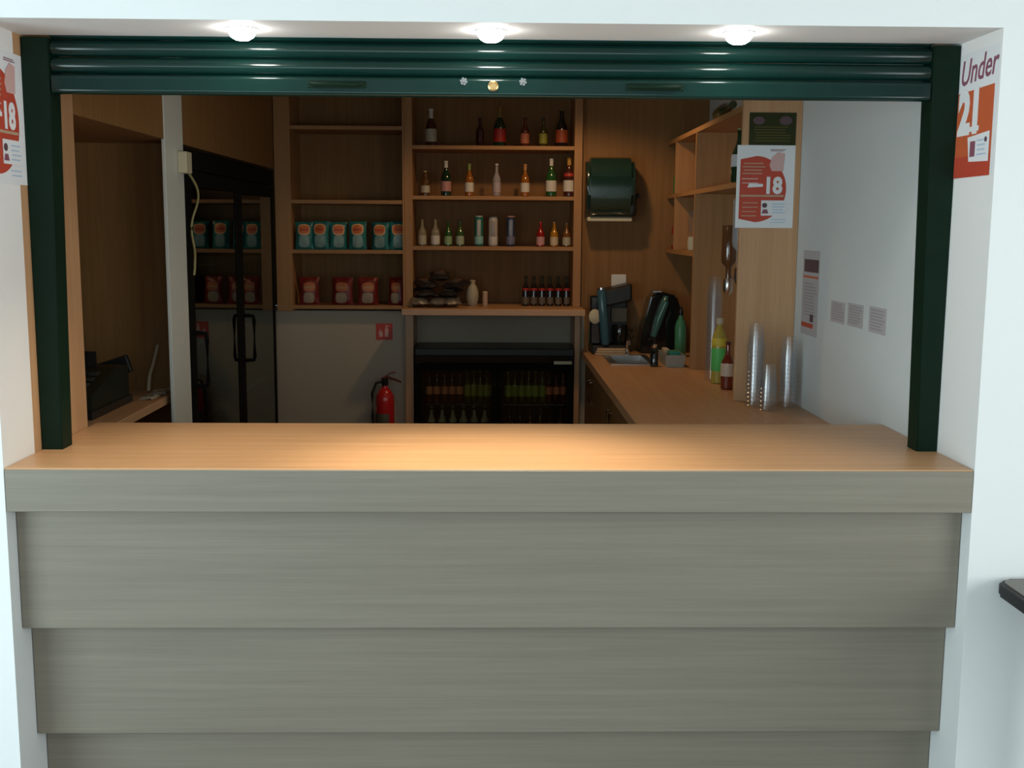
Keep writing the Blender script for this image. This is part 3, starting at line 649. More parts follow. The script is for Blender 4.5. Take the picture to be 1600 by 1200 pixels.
# ------------------------------------------------------------------ bottle cooler under the ledge
cx0, cx1, cyf, cyb = -0.440, 0.492, 3.66, 4.03
t = thing('bottle_cooler', 'black two-door bottle cooler under the ledge, full of bottles', 'cooler', ((cx0 + cx1) / 2, 3.85, 0.02))
bm = BM()
box(bm, cx0, cx1, cyb - .02, cyb, .08, .955); box(bm, cx0, cx0 + .03, cyf + .03, cyb - .02, .08, .955); box(bm, cx1 - .03, cx1, cyf + .03, cyb - .02, .08, .955)
box(bm, cx0, cx1, cyf + .03, cyb - .02, .08, .12)
obj('cabinet', bm, M['black'], t)
pbox('top_cover', M['black'], t, cx0 - .002, cx1 + .002, cyf, cyb, .925, .968, bev=.004)
pbox('top_grille', M['black_gloss'], t, cx0, cx1, cyf - .004, cyf + .03, .885, .925)
pbox('plinth', M['black'], t, cx0, cx1, cyf + .02, cyb - .02, .0, .08)
pbox('maker_plate', M['cream_plastic'], t, cx1 - .115, cx1 - .010, cyf - .007, cyf - .004, .878, .896, label='small pale blank plate')
pbox('liner', M['fridge_in'], t, cx0 + .031, cx1 - .031, cyb - .03, cyb - .021, .12, .885)
for z in (.405, .635):
    bm = BM()
    for k in range(22): x = cx0 + .04 + k * (cx1 - cx0 - .08) / 21; box(bm, x - .002, x + .002, cyf + .04, cyb - .031, z - .004, z)
    box(bm, cx0 + .031, cx1 - .031, cyf + .04, cyf + .046, z - .009, z - .004); box(bm, cx0 + .031, cx1 - .031, cyb - .04, cyb - .034, z - .009, z - .004)
    obj('wire_shelf', bm, M['wire'], t)
cm = (cx0 + cx1) / 2
for k, (a, b_) in enumerate(((cx0 + .003, cm + .016), (cm - .016 + .034, cx1 - .003))):
    yo = cyf + .004
    bm = BM()
    fr = .032
    for bb in ((a, a + fr, .125, .878), (b_ - fr, b_, .125, .878), (a + fr, b_ - fr, .838, .878), (a + fr, b_ - fr, .125, .17)): box(bm, bb[0], bb[1], yo, yo + .022, bb[2], bb[3], bev=.002)
    d = obj('door', bm, M['black_matt'], t, label='black framed glass door')
    pbox('pane', M['cooler_glass'], d, a + fr, b_ - fr, yo + .008, yo + .012, .17, .838)
    bm = BM(); hx = b_ - .016 if k == 0 else a + .016; tube(bm, [(hx, yo, .76), (hx, yo - .018, .755), (hx, yo - .018, .62), (hx, yo, .615)], .005, 8); obj('handle', bm, M['black'], d, smooth=True)
def row(xs, y, z, h, r, body, lab, labelfmt, group, cap, labz=(.45, .62), kind='beer'):
    p = bottle(labelfmt % ORD[0], xs[0], y, z, h, r, kind, body, lab, None, cap, group=group, n=12, labz=labz)
    for i, x in enumerate(xs[1:]):
        nm = 'rightmost' if i == len(xs) - 2 else ORD[i + 1]
        dup(p, (x, y + .003 * (i % 2), z), 0.1 * i, labelfmt % nm)
def lin(a, b_, n): return [a + (b_ - a) * i / (n - 1) for i in range(n)]
Yc = 3.76
row(lin(-.362, -.180, 5), Yc, .6355, .165, .021, L_((.10, .03, .01)), P_((.62, .24, .10)), 'orange-labelled bottle behind the left cooler door, %s of five', 'orange bottles in the left cooler door', P_((.40, .05, .03)), (.30, .58))
row(lin(-.135, .020, 5), Yc, .6355, .190, .019, L_((.06, .09, .01)), P_((.26, .32, .06)), 'green-labelled bottle behind the left cooler door, %s of five', 'green bottles in the left cooler door', P_((.10, .12, .02)), (.20, .56))
row(lin(.110, .315, 6), Yc, .6355, .185, .020, L_((.06, .10, .01)), P_((.26, .36, .05)), 'green-labelled bottle behind the right cooler door, %s of six', 'green bottles in the right cooler door', P_((.10, .14, .02)), (.20, .56))
row(lin(.356, .440, 3), Yc, .6355, .165, .020, L_((.10, .03, .01)), P_((.62, .22, .12)), 'orange-labelled bottle behind the right cooler door, %s of three', 'orange bottles in the right cooler door', P_((.45, .04, .03)), (.30, .58))
row(lin(-.350, -.030, 6), Yc, .4055, .205, .026, L_((.09, .10, .06)), P_((.36, .38, .26)), 'pale-necked bottle on the lower shelf of the cooler, left door, %s of six', 'pale bottles on the lower cooler shelf', P_((.30, .32, .20)), (.55, .88))
row(lin(.120, .430, 6), Yc, .4055, .185, .026, L_((.07, .04, .01)), P_((.12, .06, .03)), 'brown bottle on the lower shelf of the cooler, right door, %s of six', 'brown bottles on the lower cooler shelf', P_((.10, .05, .02)), (.30, .60))

# ------------------------------------------------------------------ tall drinks fridge on the left
fx = XL + .004; fy0, fy1, fz = 1.80, 3.655, 1.985
t = thing('drinks_fridge', 'tall black two-door glass drinks fridge along the left wall', 'fridge', (-1.58, (fy0 + fy1) / 2, 0))
bm = BM()
box(bm, -1.94, -1.91, fy0, fy1, .05, fz); box(bm, -1.91, fx - .065, fy0, fy0 + .035, .05, fz); box(bm, -1.91, fx - .065, fy1 - .035, fy1, .05, fz)
box(bm, -1.91, fx - .065, fy0 + .035, fy1 - .035, .05, .12); box(bm, -1.91, fx - .065, fy0 + .035, fy1 - .035, fz - .06, fz)
obj('cabinet', bm, M['black'], t)
pbox('header_panel', M['black_matt'], t, fx - .05, fx, fy0, fy1, 1.905, fz, bev=.003)
pbox('kick_panel', M['black'], t, fx - .05, fx - .01, fy0, fy1, 0.0, .10)
pbox('liner', M['fridge_in'], t, -1.909, -1.900, fy0 + .036, fy1 - .036, .121, fz - .061)
for z in (.45, .80, 1.15, 1.50):
    bm = BM()
    for k in range(26): y = fy0 + .05 + k * (fy1 - fy0 - .1) / 25; box(bm, -1.89, fx - .07, y - .002, y + .002, z - .004, z)
    box(bm, fx - .075, fx - .07, fy0 + .036, fy1 - .036, z - .010, z - .004); box(bm, -1.89, -1.885, fy0 + .036, fy1 - .036, z - .010, z - .004)
    obj('wire_shelf', bm, M['wire'], t)
fm = 2.74
for (a, b_) in ((fy0 + .003, fm - .002), (fm + .002, fy1 - .003)):
    fr = .095
    bm = BM()
    for bb in ((a, a + fr, .11, 1.90), (b_ - .05, b_, .11, 1.90), (a + fr, b_ - .05, 1.835, 1.90), (a + fr, b_ - .05, .11, .18)): box(bm, fx - .062, fx, bb[0], bb[1], bb[2], bb[3], bev=.003)
    d = obj('door', bm, M['black_matt'], t, label='black framed glass door')
    bm = BM(); ya, yb2 = a + fr - .002, b_ - .048
    prism(bm, [(fx - .059, ya), (fx - .055, ya), (fx - .004, yb2), (fx - .008, yb2)], 'z', .178, 1.837); obj('pane', bm, M['window_glass'], d)
    bm = BM(); hy = a + .055
    tube(bm, [(fx - .002, hy, 1.225), (fx + .026, hy, 1.225), (fx + .050, hy, 1.222), (fx + .054, hy, 1.20), (fx + .054, hy, 1.02), (fx + .050, hy, 1.0), (fx + .026, hy, .998), (fx - .002, hy, .998)], .0095, 8); obj('handle', bm, M['black_matt'], d, smooth=True, label='black D-shaped pull handle')
# cream junction box and loose cable on the batten
t = thing('junction_box', 'small cream junction box on the white batten with a wavy cable hanging from it', 'box', (XL + .02, 1.74, 1.93))
pbox('box_body', M['cream_plastic'], t, XL + .0045, XL + .042, 1.695, 1.775, 1.880, 1.965, bev=.004, seg=2)
pts = []
for i in range(26):
    u = i / 25; pts.append((XL + .030 + .020 * math.sin(u * 2 * PI * 1.35) * (1 - .3 * u), 1.765 + .085 * math.sin(PI * min(1, u * 1.15)) + .012 * math.sin(u * 11), 1.882 - u * .41))
bm = BM(); tube(bm, pts, .0048, 8); obj('cable', bm, P_((.30, .26, .11)), t, smooth=True, label='loose yellowish cable')

# ------------------------------------------------------------------ till niche
zn = 1.0
t = thing('niche_shelf', 'beech shelf of the till niche behind the left end of the bar', 'shelf', (-1.6, 1.2, zn - .03))
pbox('shelf_board', M['beech_y'], t, -1.949, XL - .03, .607, 1.763, zn - .032, zn, bev=.002)
pbox('support_batten', M['beech_y'], t, -1.949, -1.92, .62, 1.75, zn - .075, zn - .032)
t = thing('cash_register', 'dark cash register standing on the niche shelf, at the left end of the bar', 'cash register', (-1.58, 1.22, zn))
tm = P_((.010, .014, .008), .45)
bm = BM(); prism(bm, [(1.02, zn + .03), (1.42, zn + .03), (1.42, zn + .145), (1.30, zn + .150), (1.02, zn + .085)], 'x', -1.80, -1.385); obj('register_body', bm, tm, t)
pbox('cash_drawer', M['black'], t, -1.81, -1.375, 1.00, 1.43, zn, zn + .03 - .0003, bev=.003)
bm = BM(); prism(bm, [(1.31, zn + .145), (1.41, zn + .145), (1.41, zn + .195), (1.33, zn + .205)], 'x', -1.80, -1.50); obj('display_hood', bm, M['black'], t)
bm = BM()
for i in range(8):
    for j in range(4):
        x = -1.765 + i * .046; y = 1.055 + j * .055; zz = zn + .085 + (y - 1.02) * .232; box(bm, x - .016, x + .016, y - .018, y + .018, zz - .002, zz + .009)
o = obj('keys', bm, P_((.03, .03, .025)), t)
bm = BM(); box(bm, -.07, .07, -.015, .015, 0, .07, bev=.004); 
for v in bm.verts: v.co = Matrix.Translation((-1.46, 1.50, zn + .085)) @ Matrix.Rotation(R(-18), 4, 'Y') @ v.co
bm2 = BM()
t2 = thing('customer_display', 'black tilted customer display block beside the cash register', 'display', (-1.46, 1.50, zn))
obj('display_head', bm, M['black'], t2)
bm = BM(); tube(bm, [(-1.46, 1.50, zn + .006), (-1.46, 1.50, zn + .10)], .014, 10); lathe(bm, [(.045, 0), (.045, .006), (.015, .009)], -1.46, 1.50, zn, 18); obj('stand', bm, M['black'], t2, smooth=True)
bm2.free()
t = thing('paper_slips', 'crumpled white paper slips on the niche shelf beside the till', 'paper', (-1.38, 1.60, zn))
for k, (x, y, sx, sy, a, z0) in enumerate(((-1.335, 1.50, .07, .09, .1, .0008), (-1.330, 1.60, .075, .09, -.2, .003), (-1.335, 1.68, .075, .055, .3, .0055))):
    bm = BM(); g = []
    for j in range(7):
        g.append([bm.verts.new((x + (i / 6 - .5) * sx * math.cos(a) - (j / 6 - .5) * sy * math.sin(a), y + (i / 6 - .5) * sx * math.sin(a) + (j / 6 - .5) * sy * math.cos(a), zn + z0 + .011 * abs(math.sin(i * 1.3 + j * 1.9 + k)) * (i / 6))) for i in range(7)])
    for j in range(6):
        for i in range(6): bm.faces.new((g[j][i], g[j][i + 1], g[j + 1][i + 1], g[j + 1][i]))
    obj('slip', bm, P_((.80, .78, .70)), t, smooth=True)
bm = BM(); a = []
for i in range(15):
    u = i / 14; c = Vector((-1.375 + .028 * u * u, 1.63 + .05 * u, zn + .012 + .175 * u + .01 * math.sin(u * 7))); a.append((bm.verts.new(c + Vector((-.006, 0, 0))), bm.verts.new(c + Vector((.006, 0, .001)))))
for p, q in zip(a, a[1:]): bm.faces.new((p[0], p[1], q[1], q[0]))
obj('curling_slip', bm, P_((.34, .28, .20)), t, smooth=True, label='narrow slip curling upward')

# ------------------------------------------------------------------ right wall shelving
XS = 1.03
t = thing('end_board', 'tall beech end board standing on the back counter against the white right wall', 'board', (1.15, 1.79, ZC))
pbox('board', M['beech_z'], t, XS - .004, XR - .001, 1.775, 1.797, ZC + .0003, 2.598, bev=.001)
ws = thing('wall_shelves', 'dark beech shelving with three uprights along the right wall above the sink', 'shelving', (1.15, 2.8, ZC))
mdz = M['shelfwood_z']; mdy = M['shelfwood_y']
pbox('upright', mdz, ws, XS, XR - .001, 2.82, 2.842, ZC + .0003, 2.150)
pbox('upright', mdz, ws, XS, XR - .001, 3.44, 3.462, 1.556, 2.150)
pbox('shelf', mdy, ws, XS, XR - .001, 1.798, 3.735, 2.1505, 2.174)
pbox('shelf', mdy, ws, XS, XR - .001, 1.798, 2.8195, 1.846, 1.868); pbox('shelf', mdy, ws, XS, XR - .001, 2.8425, 3.4395, 1.846, 1.868); pbox('shelf', mdy, ws, XS, XR - .001, 3.4625, 3.735, 1.846, 1.868)
pbox('shelf', mdy, ws, XS, XR - .001, 2.8425, 3.735, 1.534, 1.5555)
# things on those shelves
bottle('dark wine bottle with a white label on the near right-hand shelf', 1.075, 2.03, 1.868, .235, .037, 'champagne', L_(dgreen), P_((.50, .52, .56)), None, P_((.20, .16, .05)), labz=(.30, .52), name='wine_bottle', rot=R(-25))
bottle('bright green bottle on the far end of the right-hand shelf', 1.075, 3.60, 1.868, .165, .030, 'squat', L_((.02, .20, .04)), None, None, M['black'])
bottle('small red bottle below the green one on the lower right-hand shelf', 1.070, 3.60, 1.5558, .19, .028, 'squat', L_((.30, .02, .015)), P_((.22, .12, .05)), None, M['red_paint'])
t = thing('glass_jug', 'clear glass jug with a white base on the lowest right-hand shelf', 'jug', (1.095, 3.12, 1.5557))
bm = BM(); lathe(bm, [(.040, .075), (.043, .10), (.046, .21), (.043, .21), (.040, .10)], n=20); obj('glass', bm, M['clear_cup'], t, smooth=True, world=False)
bm = BM(); lathe(bm, [(.036, 0), (.042, .006), (.044, .04), (.042, .074), (.02, .078)], n=20); obj('base', bm, P_((.45, .46, .38)), t, smooth=True, world=False)
t = thing('bottle', 'dark bottle lying on its side on top of the right-hand shelving', 'bottle', (1.10, 2.35, 2.1742)); t.name = 'lying_bottle'
T = Matrix.Translation((1.10, 2.62, 2.1742 + .038)) @ Matrix.Rotation(R(86), 4, 'X') @ Matrix.Rotation(0, 4, 'Z')
bm = BM(); lathe(bm, bottle_profile('champagne', .30, .037), 0, 0, 0, 18, T); obj('glass_body', bm, L_(dgreen), t, smooth=True)
bm = BM(); lathe(bm, [(.016, .285), (.0175, .287), (.0175, .303), (.0001, .305)], 0, 0, 0, 14, T); obj('cap', bm, P_((.05, .06, .02)), t, smooth=True)
# inverted bottle on a wall optic
t = thing('optic_bottle', 'inverted clear spirit bottle on a wall optic behind the end board', 'bottle', (1.085, 1.98, 1.42))
T = Matrix.Translation((1.080, 1.99, 1.80)) @ Matrix.Rotation(PI, 4, 'X')
bm = BM(); lathe(bm, bottle_profile('spirit', .30, .036), 0, 0, 0, 18, T); obj('glass_body', bm, cglass((.50, .55, .58)), t, smooth=True)
bm = BM(); lathe(bm, [(.010, .43), (.016, .44), (.022, .455), (.022, .50), (.016, .51)], 1.080, 1.99, 1.0, 14); obj('optic', bm, M['steel'], t, smooth=True)
bm = BM(); box(bm, 1.075, 1.262, 1.985, 1.995, 1.508, 1.518); box(bm, 1.262, XR, 1.96, 2.02, 1.46, 1.58); obj('wall_bracket', bm, M['steel'], t)
t = thing('optic_bottle', 'inverted brown spirit bottle on a wall optic, deeper behind the end board', 'bottle', (1.085, 2.2, 1.42))
T = Matrix.Translation((1.080, 2.21, 1.69)) @ Matrix.Rotation(PI, 4, 'X')
bm = BM(); lathe(bm, bottle_profile('spirit', .25, .034), 0, 0, 0, 18, T); obj('glass_body', bm, L_((.12, .05, .02)), t, smooth=True)
bm = BM(); lathe(bm, [(.010, .375), (.016, .385), (.022, .395), (.022, .44), (.016, .452)], 1.080, 2.21, 1.0, 14); obj('optic', bm, M['steel'], t, smooth=True)
bm = BM(); box(bm, 1.075, 1.262, 2.205, 2.215, 1.45, 1.46); box(bm, 1.262, XR, 2.18, 2.24, 1.41, 1.52); obj('wall_bracket', bm, M['steel'], t)

# plaque and poster on the end board
yb_ = 1.7745
t = thing('plaque', 'dark bronze licensing plaque above the poster on the beech end board', 'plaque', (1.15, yb_, 2.01))
PO = (1.052, yb_, 2.012)
flat('plate', M['plaque'], t, rect(0, 0, .190, .130), PO, U, V, N, 0, th=.004)
flat('emblem', M['dark_print'], t, [(.020 + .024 * math.cos(a * PI / 8) + .018, .098 + .016 * math.sin(a * PI / 8)) for a in range(16)], PO, U, V, N, .0042)
flat('emblem', M['dark_print'], t, [(.130 + .026 * math.cos(a * PI / 8) + .018, .098 + .018 * math.sin(a * PI / 8)) for a in range(16)], PO, U, V, N, .0042)
lines(M['gold'], t, PO, U, V, N, .0045, .02, .17, .012, .078, 6, .003)
poster18('white and red poster with a large 18 on the beech end board', (1.007, yb_, 1.678), U, V, N, .238, .334)

# ------------------------------------------------------------------ notices on the white right wall
UR, VR, NR = (0, -1, 0), (0, 0, 1), (-1, 0, 0)
t = thing('wall_notice', 'tall narrow printed notice on the white wall beside the end board', 'notice', (XR, 1.56, 1.41))
NO = (XR - .0003, 1.675, 1.255); W_, H_ = .225, .335
flat('sheet', M['notice_grey'], t, rect(0, 0, W_, H_), NO, UR, VR, NR, 0)
flat('heading', M['dark_print'], t, rect(.02, H_ - .085, W_ - .01, H_ - .035), NO, UR, VR, NR, .0008)
flat('rule', M['orange_print'], t, rect(.01, H_ - .108, W_ - .01, H_ - .100), NO, UR, VR, NR, .0008)
lines(M['grey_print'], t, NO, UR, VR, NR, .0010, .02, W_ - .02, .075, H_ - .125, 11, .006)
flat('rule', M['red_print'], t, rect(.01, .030, W_ * .75, .048), NO, UR, VR, NR, .0008)
flat('emblem', M['dark_print'], t, rect(W_ * .55, .055, W_ * .75, .085), NO, UR, VR, NR, .0008)
for i, (y, z, w_, h_) in enumerate(((1.285, 1.335, .165, .078), (1.090, 1.337, .165, .080), (.865, 1.335, .160, .086))):
    t = thing('small_notice', 'small grey printed notice on the white wall, %s of three in a row' % ('leftmost', 'middle', 'rightmost')[i], 'notice', (XR, y - w_ / 2, z), group='row of small notices')
    O_ = (XR - .0003, y, z)
    flat('sheet', M['notice_grey'], t, rect(0, 0, w_, h_), O_, UR, VR, NR, 0)
    lines(M['grey_print'], t, O_, UR, VR, NR, .0010, .01, w_ - .01, .008, h_ - .006, 7, .005)

# ------------------------------------------------------------------ posters on the reveals
t = thing('age_poster', 'red and white poster reading Under 21 on the right-hand reveal beside the shutter guide', 'poster', (XR, .13, 1.81))
RO = (XR - .0003, .243, 1.812); W_, H_ = .232, .325
flat('sheet', M['paper'], t, rect(0, 0, W_, H_), RO, UR, VR, NR, 0)
flat('red_field', M['orange_print'], t, [(0, .0), (W_ - .015, .0), (W_ - .015, .228), (0, .224)], RO, UR, VR, NR, .0008)
flat('red_footer', M['red_print'], t, rect(0, .0, W_ - .015, .055), RO, UR, VR, NR, .0016)
lettering('Under', .092, M['purple_print'], t, .006, .243, RO, UR, VR, NR, .001, rot=.05, shear=.25, sx=.92, bold=.001)
lettering('21', .150, M['paper'], t, .010, .120, RO, UR, VR, NR, .0018, bold=.009, sx=.92, label='large white 21')
flat('numeral_foot', M['paper'], t, rect(.084, .118, .140, .131), RO, UR, VR, NR, .0018)
c = flat('identity_card', M['paper'], t, [(.092, .040), (.208, .036), (.208, .112), (.078, .104)], RO, UR, VR, NR, .0024, label='tilted identity card print')
flat('portrait', M['purple_print'], c, [(.098, .052), (.128, .052), (.128, .092), (.098, .092)], RO, UR, VR, NR, .0034)
lines(M['card_blue'], c, RO, UR, VR, NR, .0034, .136, .200, .050, .098, 4, .004)
flat('dot', M['dark_print'], c, [(.190 + .007 * math.cos(a * PI / 4), .092 + .007 * math.sin(a * PI / 4)) for a in range(8)], RO, UR, VR, NR, .0036)
poster18('white and red poster with a large 18 on the left-hand reveal beside the shutter guide', (XL + .0004, -.012, 1.776), (0, 1, 0), (0, 0, 1), (1, 0, 0), .256, .338)

# ------------------------------------------------------------------ sink corner
t = thing('sink', 'stainless steel sink let into the back counter near the rear wall', 'sink', (.83, 3.22, ZC))
bm = BM()
ro = .022; zt2 = ZC + .008
for (a, b_, c, d) in ((SX0 - ro, SX1 + ro, SY0 - ro, SY0 + .012), (SX0 - ro, SX1 + ro, SY1 - .012, SY1 + ro), (SX0 - ro, SX0 + .012, SY0 + .012, SY1 - .012), (SX1 - .012, SX1 + ro, SY0 + .012, SY1 - .012)): box(bm, a, b_, c, d, ZC + .0004, zt2, bev=.002)
obj('rim', bm, M['steel'], t)
bm = BM(); g = .013; zb2 = ZC - .15
for (a, b_, c, d) in ((SX0 + g, SX1 - g, SY0 + g, SY0 + g + .002), (SX0 + g, SX1 - g, SY1 - g - .002, SY1 - g), (SX0 + g, SX0 + g + .002, SY0 + g, SY1 - g), (SX1 - g - .002, SX1 - g, SY0 + g, SY1 - g)): box(bm, a, b_, c, d, zb2, zt2 - .001)
box(bm, SX0 + g, SX1 - g, SY0 + g, SY1 - g, zb2 - .002, zb2); obj('basin', bm, M['steel'], t)
bm = BM(); tube(bm, [(.78, SY1 + .012, zt2), (.78, SY1 + .012, zt2 + .03)], .013, 12); tube(bm, [(.78, SY1 + .012, zt2 + .03), (.78, SY1 + .008, zt2 + .075), (.78, SY1 - .03, zt2 + .095), (.78, SY1 - .075, zt2 + .085), (.78, SY1 - .085, zt2 + .065)], .007, 10); obj('tap', bm, M['chrome'], t, smooth=True)
# black coffee machine
t = thing('coffee_machine', 'black countertop coffee machine with a column in painted blue sheen, left of the sink corner', 'machine', (.70, 3.62, ZC))
bm = BM(); box(bm, .585, .80, 3.50, 3.74, ZC + .0003, ZC + .05, bev=.006); box(bm, .585, .80, 3.66, 3.74, ZC + .05, ZC + .30, bev=.006); obj('body', bm, M['black'], t)
bm = BM(); box(bm, .645, .815, 3.535, 3.735, ZC + .285, ZC + .385, bev=.012, seg=2)
for v in bm.verts: v.co.z += (v.co.x - .73) * .25
obj('water_tank', bm, M['black'], t, label='black top housing, slightly tilted')
bm = BM(); box(bm, .575, .645, 3.55, 3.72, ZC + .05, ZC + .335, bev=.012, seg=2); obj('side_housing', bm, M['black_gloss'], t)
bm = BM(); T = Matrix.Translation((.665, 3.515, ZC + .055)) @ Matrix.Rotation(R(-5.5), 4, 'Y'); lathe(bm, [(.021, 0), (.026, .01), (.026, .315), (.022, .325), (.0001, .325)], 0, 0, 0, 20, T); obj('column', bm, P_((.05, .13, .17), .15), t, smooth=True, label='shiny black column with a painted blue reflection')  # blue reflection on black plastic, put into the column's colour
bm = BM(); lathe(bm, [(.0265, .318), (.0265, .330), (.0001, .334)], 0, 0, 0, 18, T); obj('column_cap', bm, M['chrome'], t, smooth=True)
bm = BM(); T = Matrix.Translation((.604, 3.549, ZC + .215)) @ Matrix.Rotation(PI / 2, 4, 'X') @ Matrix.Scale(1.15, 4, (0, 1, 0)); lathe(bm, [(.036, 0), (.036, .012), (.030, .016), (.0001, .016)], 0, 0, 0, 22, T); obj('dial', bm, M['cream_plastic'], t, smooth=True, label='cream round dial')
pbox('front_panel', P_((.16, .13, .08)), t, .705, .80, 3.625, 3.66, ZC + .175, ZC + .262, bev=.004, label='brown-grey front panel')
bm = BM(); lathe(bm, [(.035, 0), (.045, .05), (.044, .10), (.038, .115)], .755, 3.595, ZC + .0505, 18); tube(bm, [(.795, 3.585, ZC + .14), (.825, 3.575, ZC + .135), (.825, 3.575, ZC + .09), (.80, 3.585, ZC + .085)], .006, 8); obj('jug', bm, M['black_gloss'], t, smooth=True)
# leaning glossy black appliance
t = thing('drinks_blender', 'glossy black slanted appliance with a painted teal sheen, right of the sink', 'appliance', (.98, 3.60, ZC))
bm = BM(); prism(bm, [(.865, ZC + .0003), (1.10, ZC + .0003), (1.135, ZC + .16), (1.075, ZC + .335), (.985, ZC + .360), (.925, ZC + .335), (.885, ZC + .15)], 'y', 3.55, 3.73); bmesh.ops.bevel(bm, geom=bm.edges[:], offset=.012, segments=2, affect='EDGES'); obj('body', bm, M['black_gloss'], t, smooth=True)
bm = BM(); tube(bm, [(.945, 3.535, ZC + .10), (.972, 3.530, ZC + .20), (1.005, 3.533, ZC + .30), (1.010, 3.545, ZC + .33)], [.016, .024, .024, .016], 12); obj('curved_front', bm, P_((.05, .15, .13), .15), t, smooth=True, label='glossy curved front with a painted teal highlight')  # slanting teal highlight put into this part's colour and shape
bm = BM(); box(bm, .930, .990, 3.55, 3.60, ZC + .352, ZC + .366, bev=.004); obj('lid_rim', bm, M['steel'], t)
# pump bottle in front of it
px_, py_ = .862, 2.945
t = thing('soap_dispenser', 'black pump dispenser with a bright collar at the near right corner of the sink', 'dispenser', (px_, py_, ZC))
bm = BM(); lathe(bm, [(.018, .0003), (.022, .004), (.022, .085), (.012, .10)], px_, py_, ZC, 16); obj('bottle_body', bm, M['black_gloss'], t, smooth=True)
bm = BM(); lathe(bm, [(.013, .099), (.014, .101), (.014, .118), (.006, .12)], px_, py_, ZC, 16); obj('collar', bm, M['chrome'], t, smooth=True)
bm = BM(); tube(bm, [(px_, py_, ZC + .118), (px_, py_, ZC + .145), (px_ - .02, py_ - .002, ZC + .15), (px_ - .035, py_ - .003, ZC + .140)], .0045, 8); obj('pump_nozzle', bm, M['black'], t, smooth=True)
t = thing('folded_cloth', 'pale beige folded cloth lying between the sink and the coffee machine', 'cloth', (.70, 3.482, ZC))
for k in range(3):
    bm = BM(); vs = box(bm, .60 + .006 * k, .795 - .008 * k, 3.446 + .002 * k, 3.494, ZC + .0004 + .013 * k, ZC + .0125 + .013 * k, bev=.0055, seg=2)
    obj('fold', bm, P_((.52, .40, .26), .8), t, smooth=True)
t = thing('washing_up_tub', 'grey-white plastic tub holding a teal sponge, right of the sink', 'tub', (.97, 3.03, ZC))
bm = BM()
A = [(.915, 2.90), (1.020, 2.90), (1.020, 3.16), (.915, 3.16)]
def frus(bm, zb, z1, s0, s1):
    cx, cy = .9675, 3.03
    lo = [bm.verts.new((cx + (p[0] - cx) * s0, cy + (p[1] - cy) * s0, zb)) for p in A]; hi = [bm.verts.new((cx + (p[0] - cx) * s1, cy + (p[1] - cy) * s1, z1)) for p in A]
    for k in range(4): bm.faces.new((lo[k], lo[(k + 1) % 4], hi[(k + 1) % 4], hi[k]))
    return lo, hi
lo, hi = frus(bm, ZC + .0004, ZC + .065, .88, 1.0); l2, h2 = frus(bm, ZC + .004, ZC + .065, .84, .95)
bm.faces.new(lo[::-1]); bm.faces.new(l2)
for k in range(4): bm.faces.new((hi[k], hi[(k + 1) % 4], h2[(k + 1) % 4], h2[k]))
obj('tub_body', bm, P_((.34, .36, .33), .4), t)
bm = BM(); box(bm, .945, 1.000, 2.93, 3.03, ZC + .042, ZC + .078, bev=.006, seg=2); obj('sponge', bm, P_((.02, .22, .17), .8), t, smooth=True, label='teal sponge')
bm = BM(); box(bm, .930, .960, 3.05, 3.14, ZC + .04, ZC + .082, bev=.006, seg=2); obj('cloth_pad', bm, P_((.55, .50, .38), .8), t, smooth=True)
t = thing('washing_up_bottle', 'translucent green bottle standing against the upright, right of the black appliance', 'bottle', (1.09, 3.40, ZC))
bm = BM(); lathe(bm, [(.028, .0004), (.032, .01), (.032, .17), (.024, .20), (.013, .22), (.013, .235)], 1.075, 3.40, ZC, 18); obj('bottle_body', bm, P_((.06, .26, .14), .3), t, smooth=True)
bm = BM(); lathe(bm, [(.014, .234), (.014, .26), (.007, .268), (.006, .285)], 1.075, 3.40, ZC, 14); obj('cap', bm, M['black'], t, smooth=True)

# paper towel dispenser and switch on the sink-corner wall
yw = YW - .0125
t = thing('paper_towel_dispenser', 'large smoked dark green paper towel dispenser on the wood-clad rear wall', 'dispenser', (.69, yw, 1.70))
dx0, dx1 = .548, .822
bm = BM(); prof = [(yw, 2.075), (yw - .12, 2.075), (yw - .165, 2.058), (yw - .19, 2.02), (yw - .20, 1.96), (yw - .20, 1.86), (yw - .19, 1.80), (yw - .165, 1.745), (yw - .15, 1.737), (yw, 1.737)]
prism(bm, prof, 'x', dx0, dx1)
bmesh.ops.bevel(bm, geom=[e for e in bm.edges if (abs(e.verts[0].co.x - e.verts[1].co.x) < 1e-6) and min(e.verts[0].co.y, e.verts[1].co.y) < yw - .01], offset=.022, segments=3, affect='EDGES')
obj('cover', bm, M['smoked'], t, smooth=True)
pbox('back_plate', M['cream_plastic'], t, dx0 + .008, dx1 - .008, yw - .15, yw, 1.712, 1.7368, bev=.006, seg=2, label='pale underside with the paper slot')
bm = BM(); box(bm, dx1 - .03, dx1 + .012, yw - .17, yw - .03, 1.745, 1.86, bev=.01, seg=2); tube(bm, [(dx1 + .005, yw - .13, 1.85), (dx1 + .035, yw - .14, 1.862)], .012, 10); obj('feed_lever', bm, M['black'], t, smooth=True)
t = thing('wall_switch', 'white square switch plate on the wood-clad wall under the towel dispenser', 'switch', (.76, yw, 1.36))
pbox('plate', M['white_plastic'], t, .716, .804, yw - .008, yw, 1.318, 1.404, bev=.003, seg=2); pbox('rocker', M['white_plastic'], t, .748, .772, yw - .011, yw - .007, 1.345, 1.377, bev=.001)

